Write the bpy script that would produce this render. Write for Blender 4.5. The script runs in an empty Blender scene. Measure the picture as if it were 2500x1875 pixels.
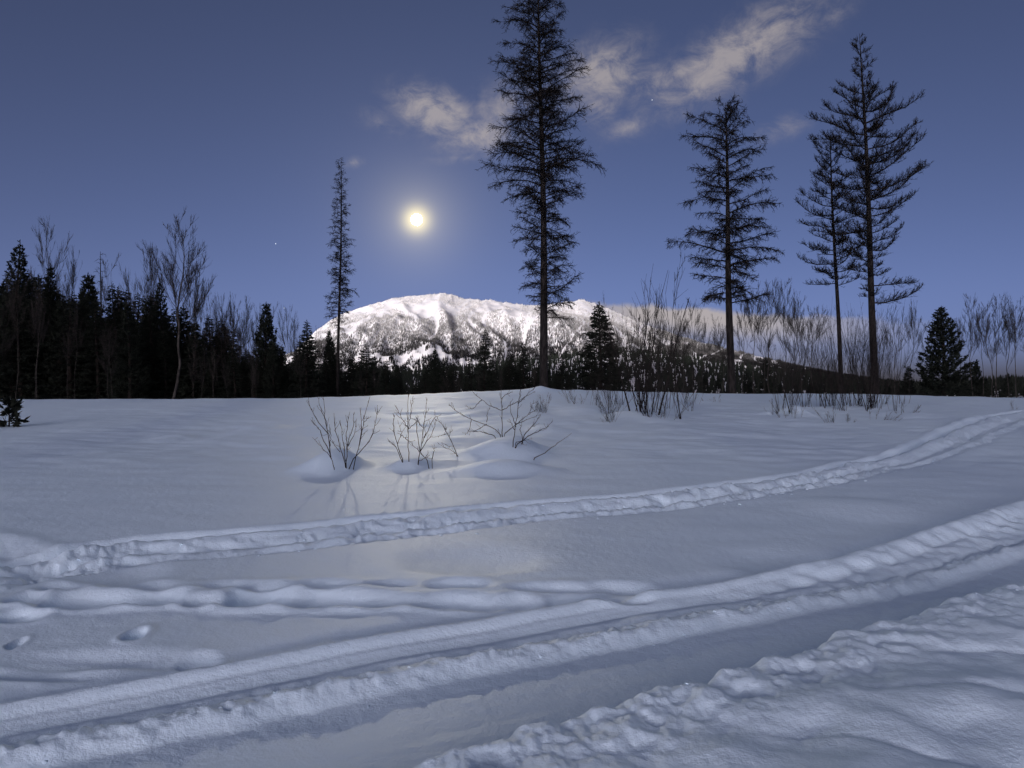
import bpy, math, random
import numpy as np

# ------------------------------------------------------------------ camera, sky, light, exposure
scene = bpy.context.scene
C = scene.collection
R = math.radians
F = 1888.0                       # focal length in pixels of the 2500 x 1875 photograph
EYE = 1.70                       # camera height

cam = bpy.data.cameras.new('camera')
cam.sensor_fit = 'HORIZONTAL'
cam.angle = 2 * math.atan(1250 / F)
cam.clip_start = 0.05
cam.clip_end = 200000
cam_ob = bpy.data.objects.new('camera', cam)
C.objects.link(cam_ob)
cam_ob.location = (0, 0, EYE)
cam_ob.rotation_euler = (R(90), 0, 0)
scene.camera = cam_ob

scene.view_settings.view_transform = 'Standard'
scene.view_settings.look = 'None'
scene.view_settings.exposure = 0.90
scene.view_settings.gamma = 1.0
scene.view_settings.use_curve_mapping = False
scene.cycles.max_bounces = 6
scene.cycles.diffuse_bounces = 4
scene.cycles.glossy_bounces = 2
scene.cycles.transparent_max_bounces = 4

SUN_EL, SUN_AZ = 4.0, 192.0      # dawn sun low behind the camera
MOON_AZ, MOON_EL = -7.03, 11.9

world = bpy.data.worlds.new('World')
scene.world = world
world.use_nodes = True
wt = world.node_tree
for n in list(wt.nodes):
    wt.nodes.remove(n)


class NG:
    """tiny helper for node maths"""
    def __init__(self, tree):
        self.t = tree

    def node(self, kind, **kw):
        n = self.t.nodes.new(kind)
        for k, v in kw.items():
            setattr(n, k, v)
        return n

    def put(self, sock, v):
        if isinstance(v, bpy.types.NodeSocket):
            self.t.links.new(v, sock)
        else:
            sock.default_value = v

    def m(self, op, a, b=None, c=None, clamp=False):
        n = self.node('ShaderNodeMath', operation=op, use_clamp=clamp)
        self.put(n.inputs[0], a)
        if b is not None:
            self.put(n.inputs[1], b)
        if c is not None:
            self.put(n.inputs[2], c)
        return n.outputs[0]

    def mix(self, f, a, b, blend='MIX'):
        n = self.node('ShaderNodeMix', data_type='RGBA', blend_type=blend)
        self.put(n.inputs[0], f)
        self.put(n.inputs[6], a)
        self.put(n.inputs[7], b)
        return n.outputs[2]

    def step(self, v, lo, hi):
        n = self.node('ShaderNodeMapRange', interpolation_type='SMOOTHSTEP')
        self.put(n.inputs[0], v)
        n.inputs[1].default_value = lo
        n.inputs[2].default_value = hi
        return n.outputs[0]


w = NG(wt)
sky = w.node('ShaderNodeTexSky', sky_type='NISHITA', sun_disc=False)
sky.sun_elevation = R(SUN_EL)
sky.sun_rotation = R(SUN_AZ)
sky.altitude = 900
sky.air_density = 0.1
sky.dust_density = 5.2
sky.ozone_density = 1.0
col = w.mix(1.0, sky.outputs[0], (1.13, 0.985, 1.00, 1), 'MULTIPLY')
tc = w.node('ShaderNodeTexCoord')
sep = w.node('ShaderNodeSeparateXYZ')
wt.links.new(tc.outputs['Generated'], sep.inputs[0])
az = w.m('MULTIPLY', w.m('ARCTAN2', sep.outputs[0], sep.outputs[1]), 180 / math.pi)
el = w.m('MULTIPLY', w.m('ARCSINE', sep.outputs[2]), 180 / math.pi)


def az_of(px):
    return math.degrees(math.atan((px - 1250) / F))


def el_of(px, py):
    return math.degrees(math.atan((937.5 - py) / math.hypot(F, px - 1250)))


# thin dawn-lit clouds: patches in azimuth / elevation broken up by noise
comb = w.node('ShaderNodeCombineXYZ')
wt.links.new(az, comb.inputs[0])
wt.links.new(w.m('MULTIPLY', el, 1.5), comb.inputs[1])


def fbm(scale, detail, rough, dist, off):
    n = w.node('ShaderNodeTexNoise')
    mp = w.node('ShaderNodeMapping')
    wt.links.new(comb.outputs[0], mp.inputs[0])
    mp.inputs[1].default_value = off
    wt.links.new(mp.outputs[0], n.inputs['Vector'])
    n.inputs['Scale'].default_value = scale
    n.inputs['Detail'].default_value = detail
    n.inputs['Roughness'].default_value = rough
    n.inputs['Distortion'].default_value = dist
    return n.outputs[0]


n1 = fbm(0.42, 7, 0.68, 0.45, (3.1, 7.7, 0))
CLOUDS = [  # px, py, half width px, half height px, slope (rise to the right), strength
    (1065, 275, 85, 42, -0.30, 1.0), (1165, 330, 85, 30, 0.10, 0.95), (1225, 270, 90, 60, 0.5, 0.55),
    (935, 300, 60, 28, -0.3, 0.38), (1140, 385, 90, 14, 0.1, 0.34),
    (1465, 185, 95, 60, 0.35, 0.85), (1460, 250, 60, 50, 0.2, 0.55), (1545, 195, 110, 50, 0.2, 0.45),
    (1790, 140, 180, 55, 0.42, 0.86), (1900, 70, 110, 45, 0.4, 0.66), (1690, 165, 150, 32, 0.3, 0.7),
    (2030, 40, 60, 26, 0.3, 0.4), (1910, 315, 65, 26, 0.15, 0.42), (1535, 310, 90, 28, 0.25, 0.42), (860, 398, 26, 12, 0.2, 0.4),
]
sph = w.node('ShaderNodeCombineXYZ')
wt.links.new(az, sph.inputs[0])
wt.links.new(el, sph.inputs[1])
dens = None
for (cx, cy, hw, hh, sl, st) in CLOUDS:
    k = math.degrees(1) / F
    mp = w.node('ShaderNodeMapping', vector_type='TEXTURE')
    wt.links.new(sph.outputs[0], mp.inputs[0])
    mp.inputs[1].default_value = (az_of(cx), el_of(cx, cy), 0)
    mp.inputs[2].default_value = (0, 0, math.atan(sl))
    mp.inputs[3].default_value = (hw * k * 2.7, hh * k * 2.7, 1)
    gr = w.node('ShaderNodeTexGradient', gradient_type='QUADRATIC_SPHERE')
    wt.links.new(mp.outputs[0], gr.inputs[0])
    g = w.m('MULTIPLY', gr.outputs[1], st * 1.15)
    dens = g if dens is None else w.m('MAXIMUM', dens, g)
# sparse clouds of the same kind over the rest of the sky, out of the frame
n2 = fbm(0.10, 1, 0.5, 0.0, (11.0, 2.2, 4))
rest = w.m('MULTIPLY', w.step(w.m('ABSOLUTE', az), 38, 60), w.m('MULTIPLY', w.step(n2, 0.55, 0.75), w.step(el, 4, 14)))
dens = w.m('MAXIMUM', dens, w.m('MULTIPLY', rest, 0.8))
cloud = w.step(w.m('MULTIPLY', dens, w.m('ADD', w.m('MULTIPLY', n1, 3.0), -0.62)), 0.06, 0.95)
# low bank behind the mountain's right shoulder
edge = w.m('ADD', 5.9, w.m('MULTIPLY', w.m('SUBTRACT', az, 8.0), -0.085))
edge = w.m('ADD', edge, w.m('MULTIPLY', w.m('SUBTRACT', n1, 0.5), 1.1))
below = w.m('SUBTRACT', edge, el)
bank = w.m('MULTIPLY', w.step(below, -0.12, 0.35), w.m('SUBTRACT', 1.0, w.m('MULTIPLY', w.step(below, 0.8, 2.6), 0.75)))
bank = w.m('MULTIPLY', bank, w.m('MULTIPLY', w.step(az, 3.0, 9.5), w.m('SUBTRACT', 1.0, w.step(az, 15, 31))))
cloud = w.m('MAXIMUM', w.m('MULTIPLY', cloud, 0.66), w.m('MULTIPLY', bank, 0.9))
CLOUD_COL = (1.75, 1.56, 1.50, 1)
col = w.mix(cloud, col, CLOUD_COL)
# moon halo: a glow painted into the sky colour around the moon's direction
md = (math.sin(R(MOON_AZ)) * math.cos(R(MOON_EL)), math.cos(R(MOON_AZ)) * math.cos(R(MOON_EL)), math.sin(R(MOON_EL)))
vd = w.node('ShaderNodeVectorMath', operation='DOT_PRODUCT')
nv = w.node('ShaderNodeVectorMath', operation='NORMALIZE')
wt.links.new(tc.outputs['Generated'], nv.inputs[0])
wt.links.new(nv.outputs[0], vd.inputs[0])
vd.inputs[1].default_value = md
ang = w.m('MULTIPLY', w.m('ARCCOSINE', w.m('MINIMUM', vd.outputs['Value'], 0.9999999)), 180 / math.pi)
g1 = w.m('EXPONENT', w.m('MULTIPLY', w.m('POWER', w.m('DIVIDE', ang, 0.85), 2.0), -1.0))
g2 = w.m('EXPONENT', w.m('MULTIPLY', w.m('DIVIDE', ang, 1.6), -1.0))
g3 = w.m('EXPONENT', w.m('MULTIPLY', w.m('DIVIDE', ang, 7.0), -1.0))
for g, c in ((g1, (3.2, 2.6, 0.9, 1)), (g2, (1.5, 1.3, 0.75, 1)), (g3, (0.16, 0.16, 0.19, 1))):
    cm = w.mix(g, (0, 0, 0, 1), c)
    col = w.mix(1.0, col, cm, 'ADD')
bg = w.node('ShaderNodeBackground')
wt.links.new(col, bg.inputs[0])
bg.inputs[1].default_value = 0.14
out = w.node('ShaderNodeOutputWorld')
wt.links.new(bg.outputs[0], out.inputs[0])
world.cycles.sampling_method = 'MANUAL'
world.cycles.sample_map_resolution = 1024

sun = bpy.data.lights.new('sun', 'SUN')
sun.energy = 3.0
sun.angle = R(0.53)
sun.color = (1.0, 0.92, 0.87)
sun_ob = bpy.data.objects.new('sun', sun)
C.objects.link(sun_ob)
sun_ob.rotation_euler = (R(90 - SUN_EL), 0, R(180 - SUN_AZ))
sun_ob.location = (-300, -500, 400)


# ------------------------------------------------------------------ materials
def mat(name, color, rough=0.9, spec=0.2):
    m = bpy.data.materials.new(name)
    m.use_nodes = True
    b = m.node_tree.nodes['Principled BSDF']
    b.inputs['Base Color'].default_value = (*color, 1)
    b.inputs['Roughness'].default_value = rough
    b.inputs['Specular IOR Level'].default_value = spec
    return m


def noisy(name, c1, c2, scale, rough=0.9, spec=0.15, stretch=(1, 1, 1), bump=0.0, lo=0.35, hi=0.65):
    m = mat(name, c1, rough, spec)
    g = NG(m.node_tree)
    b = m.node_tree.nodes['Principled BSDF']
    t = g.node('ShaderNodeTexCoord')
    mp = g.node('ShaderNodeMapping')
    m.node_tree.links.new(t.outputs['Object'], mp.inputs[0])
    mp.inputs[3].default_value = stretch
    n = g.node('ShaderNodeTexNoise')
    m.node_tree.links.new(mp.outputs[0], n.inputs['Vector'])
    n.inputs['Scale'].default_value = scale
    n.inputs['Detail'].default_value = 5
    f = g.step(n.outputs[0], lo, hi)
    m.node_tree.links.new(g.mix(f, (*c1, 1), (*c2, 1)), b.inputs['Base Color'])
    if bump:
        bp = g.node('ShaderNodeBump')
        bp.inputs['Strength'].default_value = bump
        bp.inputs['Distance'].default_value = 0.02
        m.node_tree.links.new(n.outputs[0], bp.inputs['Height'])
        m.node_tree.links.new(bp.outputs[0], b.inputs['Normal'])
    return m


def snow_material():
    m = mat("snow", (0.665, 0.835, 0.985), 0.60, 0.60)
    nt = m.node_tree
    g = NG(nt)
    b = nt.nodes['Principled BSDF']
    t = g.node('ShaderNodeTexCoord')
    a = g.node('ShaderNodeTexNoise')
    nt.links.new(t.outputs['Object'], a.inputs['Vector'])
    a.inputs['Scale'].default_value = 30
    a.inputs["Detail"].default_value = 4
    a.inputs['Roughness'].default_value = 0.75
    c = g.node('ShaderNodeTexNoise')
    nt.links.new(t.outputs['Object'], c.inputs['Vector'])
    c.inputs['Scale'].default_value = 1.3
    c.inputs["Detail"].default_value = 2
    bp = g.node('ShaderNodeBump')
    bp.inputs['Strength'].default_value = 0.36
    bp.inputs['Distance'].default_value = 0.016
    e = g.node('ShaderNodeTexNoise')
    nt.links.new(t.outputs['Object'], e.inputs['Vector'])
    e.inputs['Scale'].default_value = 7.5
    e.inputs['Detail'].default_value = 4
    e.inputs['Roughness'].default_value = 0.72
    nt.links.new(g.m('ADD', a.outputs[0], g.m('MULTIPLY', e.outputs[0], 1.1)), bp.inputs['Height'])
    nt.links.new(bp.outputs[0], b.inputs['Normal'])
    nt.links.new(g.mix(c.outputs[0], (0.635, 0.83, 0.975, 1), (0.675, 0.86, 0.99, 1)), b.inputs['Base Color'])  # blue cast of shaded twilight snow is put into the base colour
    return m


M = {
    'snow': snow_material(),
    'far_snow': noisy('far_snow', (0.80, 0.83, 0.87), (0.90, 0.90, 0.91), 0.02, 0.8, 0.15),  # same snow without the painted blue shade tint, for the distant slopes
    'larch_bark': noisy('larch_bark', (0.008, 0.0078, 0.0078), (0.024, 0.0225, 0.022), 9, stretch=(1, 1, 0.25), bump=0.6),
    'larch_twig': noisy('larch_twig', (0.008, 0.0075, 0.007), (0.016, 0.014, 0.013), 3),
    'conifer': noisy('conifer_needles', (0.006, 0.009, 0.007), (0.014, 0.019, 0.014), 2.5),
    'conifer_bark': noisy('conifer_bark', (0.008, 0.007, 0.0065), (0.020, 0.017, 0.015), 8, stretch=(1, 1, 0.3)),
    'aspen_bark': noisy('aspen_bark', (0.020, 0.019, 0.018), (0.055, 0.052, 0.048), 5, stretch=(1, 1, 0.4)),
    'aspen_twig': noisy('aspen_twig', (0.016, 0.015, 0.014), (0.034, 0.031, 0.029), 4),
    'shrub_bark': noisy('shrub_bark', (0.010, 0.0085, 0.008), (0.026, 0.022, 0.020), 20),
    'willow_bark': noisy('willow_bark', (0.009, 0.0082, 0.008), (0.024, 0.021, 0.0195), 8),
}


# ------------------------------------------------------------------ mesh helpers
def make_mesh(name, verts, quads=None, tris=None, material=None, smooth=True):
    me = bpy.data.meshes.new(name)
    verts = np.asarray(verts, dtype=np.float32).reshape(-1, 3)
    nq = 0 if quads is None else len(quads)
    nt_ = 0 if tris is None else len(tris)
    parts = []
    if nq:
        parts.append(np.asarray(quads, dtype=np.int32).ravel())
    if nt_:
        parts.append(np.asarray(tris, dtype=np.int32).ravel())
    loops = np.concatenate(parts)
    me.vertices.add(len(verts))
    me.vertices.foreach_set('co', verts.ravel())
    me.loops.add(len(loops))
    me.loops.foreach_set('vertex_index', loops)
    me.polygons.add(nq + nt_)
    start = np.concatenate([np.arange(nq) * 4, nq * 4 + np.arange(nt_) * 3]).astype(np.int32)
    me.polygons.foreach_set('loop_start', start)
    if smooth:
        me.polygons.foreach_set('use_smooth', np.ones(nq + nt_, dtype=bool))
    me.update(calc_edges=True)
    if material:
        me.materials.append(material)
    return me


def obj(name, me, parent=None, loc=None, **props):
    o = bpy.data.objects.new(name, me)
    C.objects.link(o)
    if parent:
        o.parent = parent
    if loc is not None:
        o.location = loc
    for k, v in props.items():
        o[k] = v
    return o


def empty(name, loc, label, category, group=None, rz=0.0, scale=None):
    o = bpy.data.objects.new(name, None)
    C.objects.link(o)
    o.empty_display_size = 0.3
    o.location = loc
    o.rotation_euler = (0, 0, rz)
    if scale is not None:
        o.scale = scale if hasattr(scale, '__len__') else (scale,) * 3
    o['label'] = label
    o['category'] = category
    if group:
        o['group'] = group
    return o


PERM = np.random.RandomState(7).permutation(512).astype(np.int64)
GRAD = np.random.RandomState(8).uniform(0, 2 * math.pi, 512)
GX, GY = np.cos(GRAD), np.sin(GRAD)


def pn(x, y, seed=0):
    xi = np.floor(x).astype(np.int64)
    yi = np.floor(y).astype(np.int64)
    xf, yf = x - xi, y - yi
    u = xf * xf * xf * (xf * (xf * 6 - 15) + 10)
    v = yf * yf * yf * (yf * (yf * 6 - 15) + 10)

    def g(ix, iy, dx, dy):
        h = PERM[(PERM[(ix + seed * 37) & 511] + iy) & 511]
        return GX[h] * dx + GY[h] * dy
    a = g(xi, yi, xf, yf)
    b = g(xi + 1, yi, xf - 1, yf)
    c = g(xi, yi + 1, xf, yf - 1)
    d = g(xi + 1, yi + 1, xf - 1, yf - 1)
    return (a + u * (b - a)) + v * ((c + u * (d - c)) - (a + u * (b - a)))


def fb(x, y, octaves=4, seed=0, gain=0.5):
    s, a, f = 0.0, 1.0, 1.0
    for i in range(octaves):
        s = s + a * pn(x * f, y * f, seed + i)
        a *= gain
        f *= 2.03
    return s


def sstep(v, lo, hi):
    t = np.clip((v - lo) / (hi - lo), 0, 1)
    return t * t * (3 - 2 * t)


# ------------------------------------------------------------------ the snow field
YC = 42.0                         # distance of the crest that hides the foot of the wood
SLOPE = 0.028


def base_z(x, y):
    """gentle slope up to the crest, then down towards the valley"""
    x = np.asarray(x, dtype=float)
    y = np.asarray(y, dtype=float)
    yc = YC + 2.0 * np.sin(x / 17.0 + 0.6) + 1.2 * np.sin(x / 7.3)
    t = np.maximum(y - yc, 0)
    z = SLOPE * (np.minimum(y, yc) - 5)
    z = np.where(y < -30, SLOPE * -35, z)
    drop = 0.085 * np.minimum(t, 60) * sstep(t, -2, 9) + 0.012 * np.clip(t - 60, 0, 900)
    z = z - drop
    r2 = ((x - 1.4) / 7.0) ** 2 + ((y - 42) / 6.5) ** 2
    z = z + 0.34 * np.exp(-r2)
    z = z + 0.27 * np.exp(-np.abs((x - 1.55) / 0.8) ** 1.3 - ((y - 41.0) / 1.0) ** 2)
    z = z - 0.05 * sstep(-x, 8, 26) * sstep(y, 20, 40)
    return z


def unproject(px, py, lift=0.0):
    """where the ray through a photo pixel meets the base slope (plus lift)"""
    s = (py - 937.5) / F
    u = (px - 1250) / F
    # EYE - s*y = SLOPE*(y-5)+lift
    y = (EYE + SLOPE * 5 - lift) / (s + SLOPE)
    return u * y, y


def curve(pts, lift=0.0, n=240):
    w_ = np.array([unproject(x * 2500 / 2212, y * 2500 / 2212, lift) for x, y in pts])
    d = np.concatenate([[0], np.cumsum(np.hypot(*np.diff(w_, axis=0).T))])
    # smooth resampling (Catmull-Rom through cumulative length)
    t = np.linspace(0, d[-1], n)
    k = np.clip(np.searchsorted(d, t, side='right') - 1, 0, len(d) - 2)
    p0 = w_[np.maximum(k - 1, 0)]
    p1, p2 = w_[k], w_[k + 1]
    p3 = w_[np.minimum(k + 2, len(d) - 1)]
    f = ((t - d[k]) / (d[k + 1] - d[k]))[:, None]
    q = 0.5 * (2 * p1 + (p2 - p0) * f + (2 * p0 - 5 * p1 + 4 * p2 - p3) * f ** 2 + (3 * p1 - p0 - 3 * p2 + p3) * f ** 3)
    return q, t


def along(x, y, cv, reach=4.0):
    """signed offset (positive = far side) and running length along a curve"""
    q, t = cv
    s = np.full(x.shape, 99.0)
    l = np.zeros(x.shape)
    lo, hi = q.min(0) - reach, q.max(0) + reach
    idx = np.nonzero((x > lo[0]) & (x < hi[0]) & (y > lo[1]) & (y < hi[1]))[0]
    for i in range(0, len(idx), 20000):
        j = idx[i:i + 20000]
        X, Y = x[j], y[j]
        d2 = (X[:, None] - q[None, :, 0]) ** 2 + (Y[:, None] - q[None, :, 1]) ** 2
        k = np.clip(d2.argmin(1), 1, len(q) - 2)
        tx = q[k + 1, 0] - q[k - 1, 0]
        ty = q[k + 1, 1] - q[k - 1, 1]
        ln = np.hypot(tx, ty)
        tx, ty = tx / ln, ty / ln
        dx, dy = X - q[k, 0], Y - q[k, 1]
        s[j] = tx * dy - ty * dx
        l[j] = t[k] + tx * dx + ty * dy
        over = (l[j] < -0.4) | (l[j] > t[-1] + 0.4)
        s[j[over]] = 99.0
    return s, l


TRACK = curve([(-260, 1268), (-60, 1240), (60, 1228), (180, 1208), (300, 1192), (600, 1168), (900, 1135), (1100, 1110), (1300, 1091),
               (1500, 1070), (1700, 1043), (1850, 1014), (2000, 975), (2100, 935), (2212, 897), (2330, 880)])
SPUR = curve([(-160, 1160), (-40, 1185), (40, 1212), (95, 1232)])
BERM = curve([(-900, 1700), (-300, 1605), (0, 1545), (400, 1472), (800, 1398), (1100, 1345), (1300, 1312), (1500, 1282), (1700, 1247), (1850, 1214),
              (2000, 1172), (2110, 1140), (2212, 1108), (2500, 1040)])
RIDGE = curve([(-900, 1795), (-300, 1690), (0, 1632), (400, 1555), (800, 1472), (1100, 1416), (1300, 1378), (1500, 1343), (1700, 1308), (1850, 1280),
               (2000, 1244), (2110, 1214), (2212, 1182), (2500, 1110)])
BANK = curve([(620, 1790), (800, 1715), (960, 1659), (1080, 1620), (1240, 1572), (1400, 1520), (1560, 1476), (1700, 1428), (1800, 1392), (1900, 1368),
              (1980, 1335), (2050, 1312), (2150, 1290), (2212, 1281), (2500, 1245)], lift=0.13)

# soft hollows of an old, snowed-over trail: px, py, half width px, half depth m, depth m (in the 2212 px frame)
HOLLOWS = [
    (45, 1304, 34, 0.16, 0.10), (170, 1310, 88, 0.20, 0.13), (310, 1303, 75, 0.21, 0.13), (430, 1308, 38, 0.15, 0.09),
    (545, 1303, 62, 0.27, 0.17), (680, 1306, 85, 0.22, 0.12), (800, 1307, 70, 0.19, 0.10), (985, 1309, 92, 0.17, 0.10),
    (1120, 1306, 40, 0.14, 0.08), (1290, 1304, 95, 0.13, 0.07), (35, 1340, 46, 0.14, 0.07),
    (130, 1276, 45, 0.13, 0.06), (300, 1272, 80, 0.12, 0.045), (520, 1270, 90, 0.12, 0.05), (690, 1270, 75, 0.15, 0.07),
    (840, 1268, 55, 0.12, 0.04), (990, 1271, 60, 0.14, 0.06), (1190, 1276, 75, 0.12, 0.06), (1330, 1272, 85, 0.12, 0.05),
    (1020, 1222, 125, 0.55, 0.06), (285, 1378, 20, 0.12, 0.09), (300, 1370, 9, 0.06, 0.06), (425, 1430, 34, 0.11, 0.045), (28, 1394, 12, 0.09, 0.07),
    (210, 1428, 190, 0.14, 0.035), (60, 1455, 120, 0.12, 0.04), (250, 1250, 80, 0.35, 0.05), (1690, 1215, 120, 0.45, 0.04),
]
# mounds over buried brush: px, py of the near foot, half width px, half depth m, height m
MOUNDS = [
    (705, 1018, 56, 0.60, 0.29), (745, 1008, 40, 0.5, 0.14), (880, 1012, 40, 0.45, 0.17), (1085, 988, 76, 0.80, 0.30),
    (1120, 975, 50, 0.5, 0.16), (1085, 1022, 92, 0.55, 0.18), (1020, 897, 30, 0.9, 0.12), (555, 925, 40, 1.1, 0.13),
    (780, 875, 55, 1.5, 0.12), (1395, 905, 60, 1.6, 0.22), (1270, 890, 45, 1.3, 0.16), (1725, 895, 26, 0.9, 0.30), (1660, 898, 18, 0.6, 0.12),
    (1760, 890, 60, 1.6, 0.14), (1880, 888, 70, 1.6, 0.16), (1990, 900, 60, 1.2, 0.10), (610, 990, 70, 0.6, 0.06), (365, 945, 35, 0.8, 0.08),
    (930, 1003, 60, 0.4, 0.07), (1180, 935, 40, 0.9, 0.10), (1870, 1105, 110, 0.6, 0.07),
]


def terrain(x, y):
    shp = np.shape(x)
    x = np.asarray(x, dtype=float).ravel()
    y = np.asarray(y, dtype=float).ravel()
    z = base_z(x, y)
    r = np.hypot(x, y)
    near = 1 - sstep(r, 55, 90)
    # wind-shaped undulation
    und = 0.075 * fb(x / 3.2 + 5, y / 2.6, 3, 3) + 0.048 * fb(x / 1.1, y / 0.75 + 9, 2, 11)
    calm = 0.30 + 0.70 * sstep(y, 11, 18) * (1 - 0.75 * sstep(-x, 6, 13)) * (1 - 0.55 * sstep(x, 6, 16))
    z = z + near * (und * calm + 0.10 * fb(x / 11, y / 9 + 3, 2, 21) * sstep(y, 5, 12))
    z = z + 0.6 * sstep(r, 70, 200) * fb(x / 60, y / 60, 3, 31)
    loc = near > 0
    for (cx, cy, hw, hd, hh) in MOUNDS:
        mx, my = unproject(cx * 1.1302, cy * 1.1302)
        sw = hw * 1.1302 / F * my
        wob = 0.22 * pn(x * 1.3 / max(sw, .3) + cx, y * 1.3 + cy, 5)
        q2 = ((x - mx) / sw) ** 2 + ((y - my - hd * 0.5) / hd) ** 2
        z = z + hh * np.exp(-np.clip(q2 * (1 + wob) * 0.9, 0, 40) ** 1.25)
    for (cx, cy, hw, hd, dp) in HOLLOWS:
        mx, my = unproject(cx * 1.1302, cy * 1.1302)
        sw = hw * 1.1302 / F * my
        wob = 0.35 * pn(x * 2.1 + cx, y * 2.4 + cy, 9)
        # steeper towards the camera side of the far wall
        v = (y - my) / hd
        q2 = ((x - mx) / sw) ** 2 + np.where(v > 0, v * 0.85, v * 1.9) ** 2
        z = z - dp * np.exp(-np.clip(q2 * (1 + wob), 0, 40) ** 1.5) + 0.2 * dp * np.exp(-np.clip((np.sqrt(q2) - 1.45) ** 2 * 5, 0, 40))
    # ski and sled track crossing the slope
    s, l = along(x, y, TRACK)
    wv = 0.10 * pn(l * 0.6, l * 0 + 3.3, 2) + 0.04 * pn(l * 2.3, l * 0 + 1.3, 4)
    s1 = s + wv
    wid = 0.74 + 0.45 * sstep(l, 14, 26)
    u = s1 / wid
    lump = fb(x * 8.2, y * 6.2, 3, 41, 0.6)
    wx, wy = 0.25 * pn(l * 2.2, s * 2.0, 6), 0.25 * pn(l * 2.2 + 9, s * 2.0, 7)
    crust = fb(l * 3.4 + wx * 4, s * 6.5 + wy * 4, 4, 44, 0.62)
    chunk = 0.3 - np.abs(fb(l * 2.1 + wx * 5, s * 4.2 + wy * 3, 3, 45, 0.6))
    patchy = 0.45 + 0.8 * sstep(pn(l * 0.45, l * 0 + 5.5, 46), -0.35, 0.45)
    prof = -0.115 * sstep(0.70 - u, 0, 0.15) * sstep(u - 0.36, 0, 0.05)
    prof = prof - 0.035 * np.exp(-((u - 0.44) / 0.06) ** 2) + 0.035 * np.exp(-((u - 0.80) / 0.06) ** 2)
    tilt = np.clip((u + 0.55) / 0.85, 0, 1)
    crest = np.interp(u, [-0.75, -0.62, -0.50, -0.40, -0.30, -0.10, 0.16, 0.27, 0.36], [0, -0.035, -0.012, 0.022, -0.062, -0.035, 0.035, 0.045, 0.0])
    prof = prof + np.where(u <= 0.36, crest, 0)
    prof = prof - 0.03 * np.exp(-((u + 0.12 + 0.25 * wx) / 0.05) ** 2) * patchy
    rough = (0.040 * crust + 0.055 * chunk) * sstep(0.40 - u, 0, 0.10) * sstep(u + 0.75, 0, 0.15) * patchy + 0.010 * crust * sstep(0.75 - np.abs(u), 0, 0.2)
    fade = sstep(98 - np.abs(s), 0, 1)
    z = z + fade * (prof + rough)
    s, l = along(x, y, SPUR)
    z = z + sstep(98 - np.abs(s), 0, 1) * (-0.07 * np.exp(-(s / 0.26) ** 2) + 0.02 * np.exp(-((np.abs(s) - 0.42) / 0.14) ** 2)
                                          + 0.014 * lump * np.exp(-(s / 0.4) ** 2))
    # the ploughed edge of the packed lane: a smooth berm and a crumbled one
    s, l = along(x, y, BERM)
    s = s + 0.035 * pn(l * 0.8, l * 0 + 7.7, 3)
    hB = 0.062 + 0.11 * sstep(x, 1.0, 5.5)
    ok = sstep(98 - np.abs(s), 0, 1)
    ridge = np.where(s > 0, np.exp(-(s / 0.065) ** 2), np.exp(-(np.abs(s) / (0.062 + 0.21 * sstep(x, 1, 5))) ** 1.6))
    z = z + ok * (hB * ridge - (0.035 + 0.05 * sstep(x, 1.5, 5)) * np.exp(-((s - 0.26) / 0.13) ** 2)
                  - 0.022 * np.exp(-((s + 0.22) / 0.06) ** 2) + 0.005 * np.sin(s * 90 + 2 * pn(l * 0.5, s * 3, 4)) * np.exp(-((s + 0.05) / 0.16) ** 2) * (1 - 0.7 * sstep(x, 1.5, 3))
                  + sstep(x, 0.8, 3.5) * (0.10 * (0.26 - np.abs(pn(l * 2.6 + s * 3.2, s * 1.4 + 3, 16))) + 0.030 * fb(l * 5, s * 5, 3, 18)) * np.exp(-((s + 0.22) / 0.22) ** 2))
    s2, l2 = along(x, y, RIDGE, 9.0)
    ok2 = sstep(98 - np.abs(s2), 0, 1)
    s2 = s2 + 0.035 * pn(l2 * 3.1, l2 * 0 + 2.2, 7) + 0.02 * pn(l2 * 8, l2 * 0 + 1.7, 8)
    hR = 0.028 + 0.020 * pn(l2 * 2.2, l2 * 0, 12)
    crumb = fb(l2 * 6.5 + 0.8 * pn(l2 * 2, s2 * 3, 2), s2 * 13, 4, 61, 0.62)
    zone = np.exp(-((s2 - 0.05) / 0.13) ** 2)
    slump = np.abs(pn(l2 * 3.4 - s2 * 2.4, s2 * 1.1, 15))
    z = z + ok2 * (hR * np.where(s2 > 0, np.exp(-(s2 / 0.09) ** 2), np.exp(-(s2 / 0.06) ** 2))
                   - 0.028 * np.exp(-((s2 - 0.15) / 0.045) ** 2) * (0.6 + 0.8 * pn(l2 * 1.4, l2 * 0 + 9, 5))
                   + (0.030 * crumb + 0.034 * (0.35 - np.abs(fb(l2 * 3.6 + s2 * 2, s2 * 9.0, 3, 63)))) * zone + 0.05 * sstep(x, 1.5, 5) * (0.3 - slump) * np.exp(-((s2 - 0.22) / 0.25) ** 2))
    # packed lane: cut a little below the field, faint scrapes along it
    lane = sstep(-s2, 0.05, 0.16) * ok2
    s3, l3 = along(x, y, BANK, 9.0)
    ok3 = (np.abs(s3) < 90)
    lane = lane * np.where(ok3, sstep(s3, -0.1, 0.2), 1.0)
    z = z - 0.035 * lane + lane * 0.006 * fb(l2 * 0.7, s2 * 6.0, 3, 71)
    # rough ploughed bank at the near right
    s3w = s3 + 0.10 * fb(l3 * 1.5, l3 * 0 + 4, 3, 77) + 0.03 * pn(l3 * 7, l3 * 0, 3)
    on = np.where(ok3, sstep(-s3w, -0.16, 0.12), 0.0)
    deep = np.where(ok3, np.clip(-s3w, 0, 3), 0)
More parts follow.
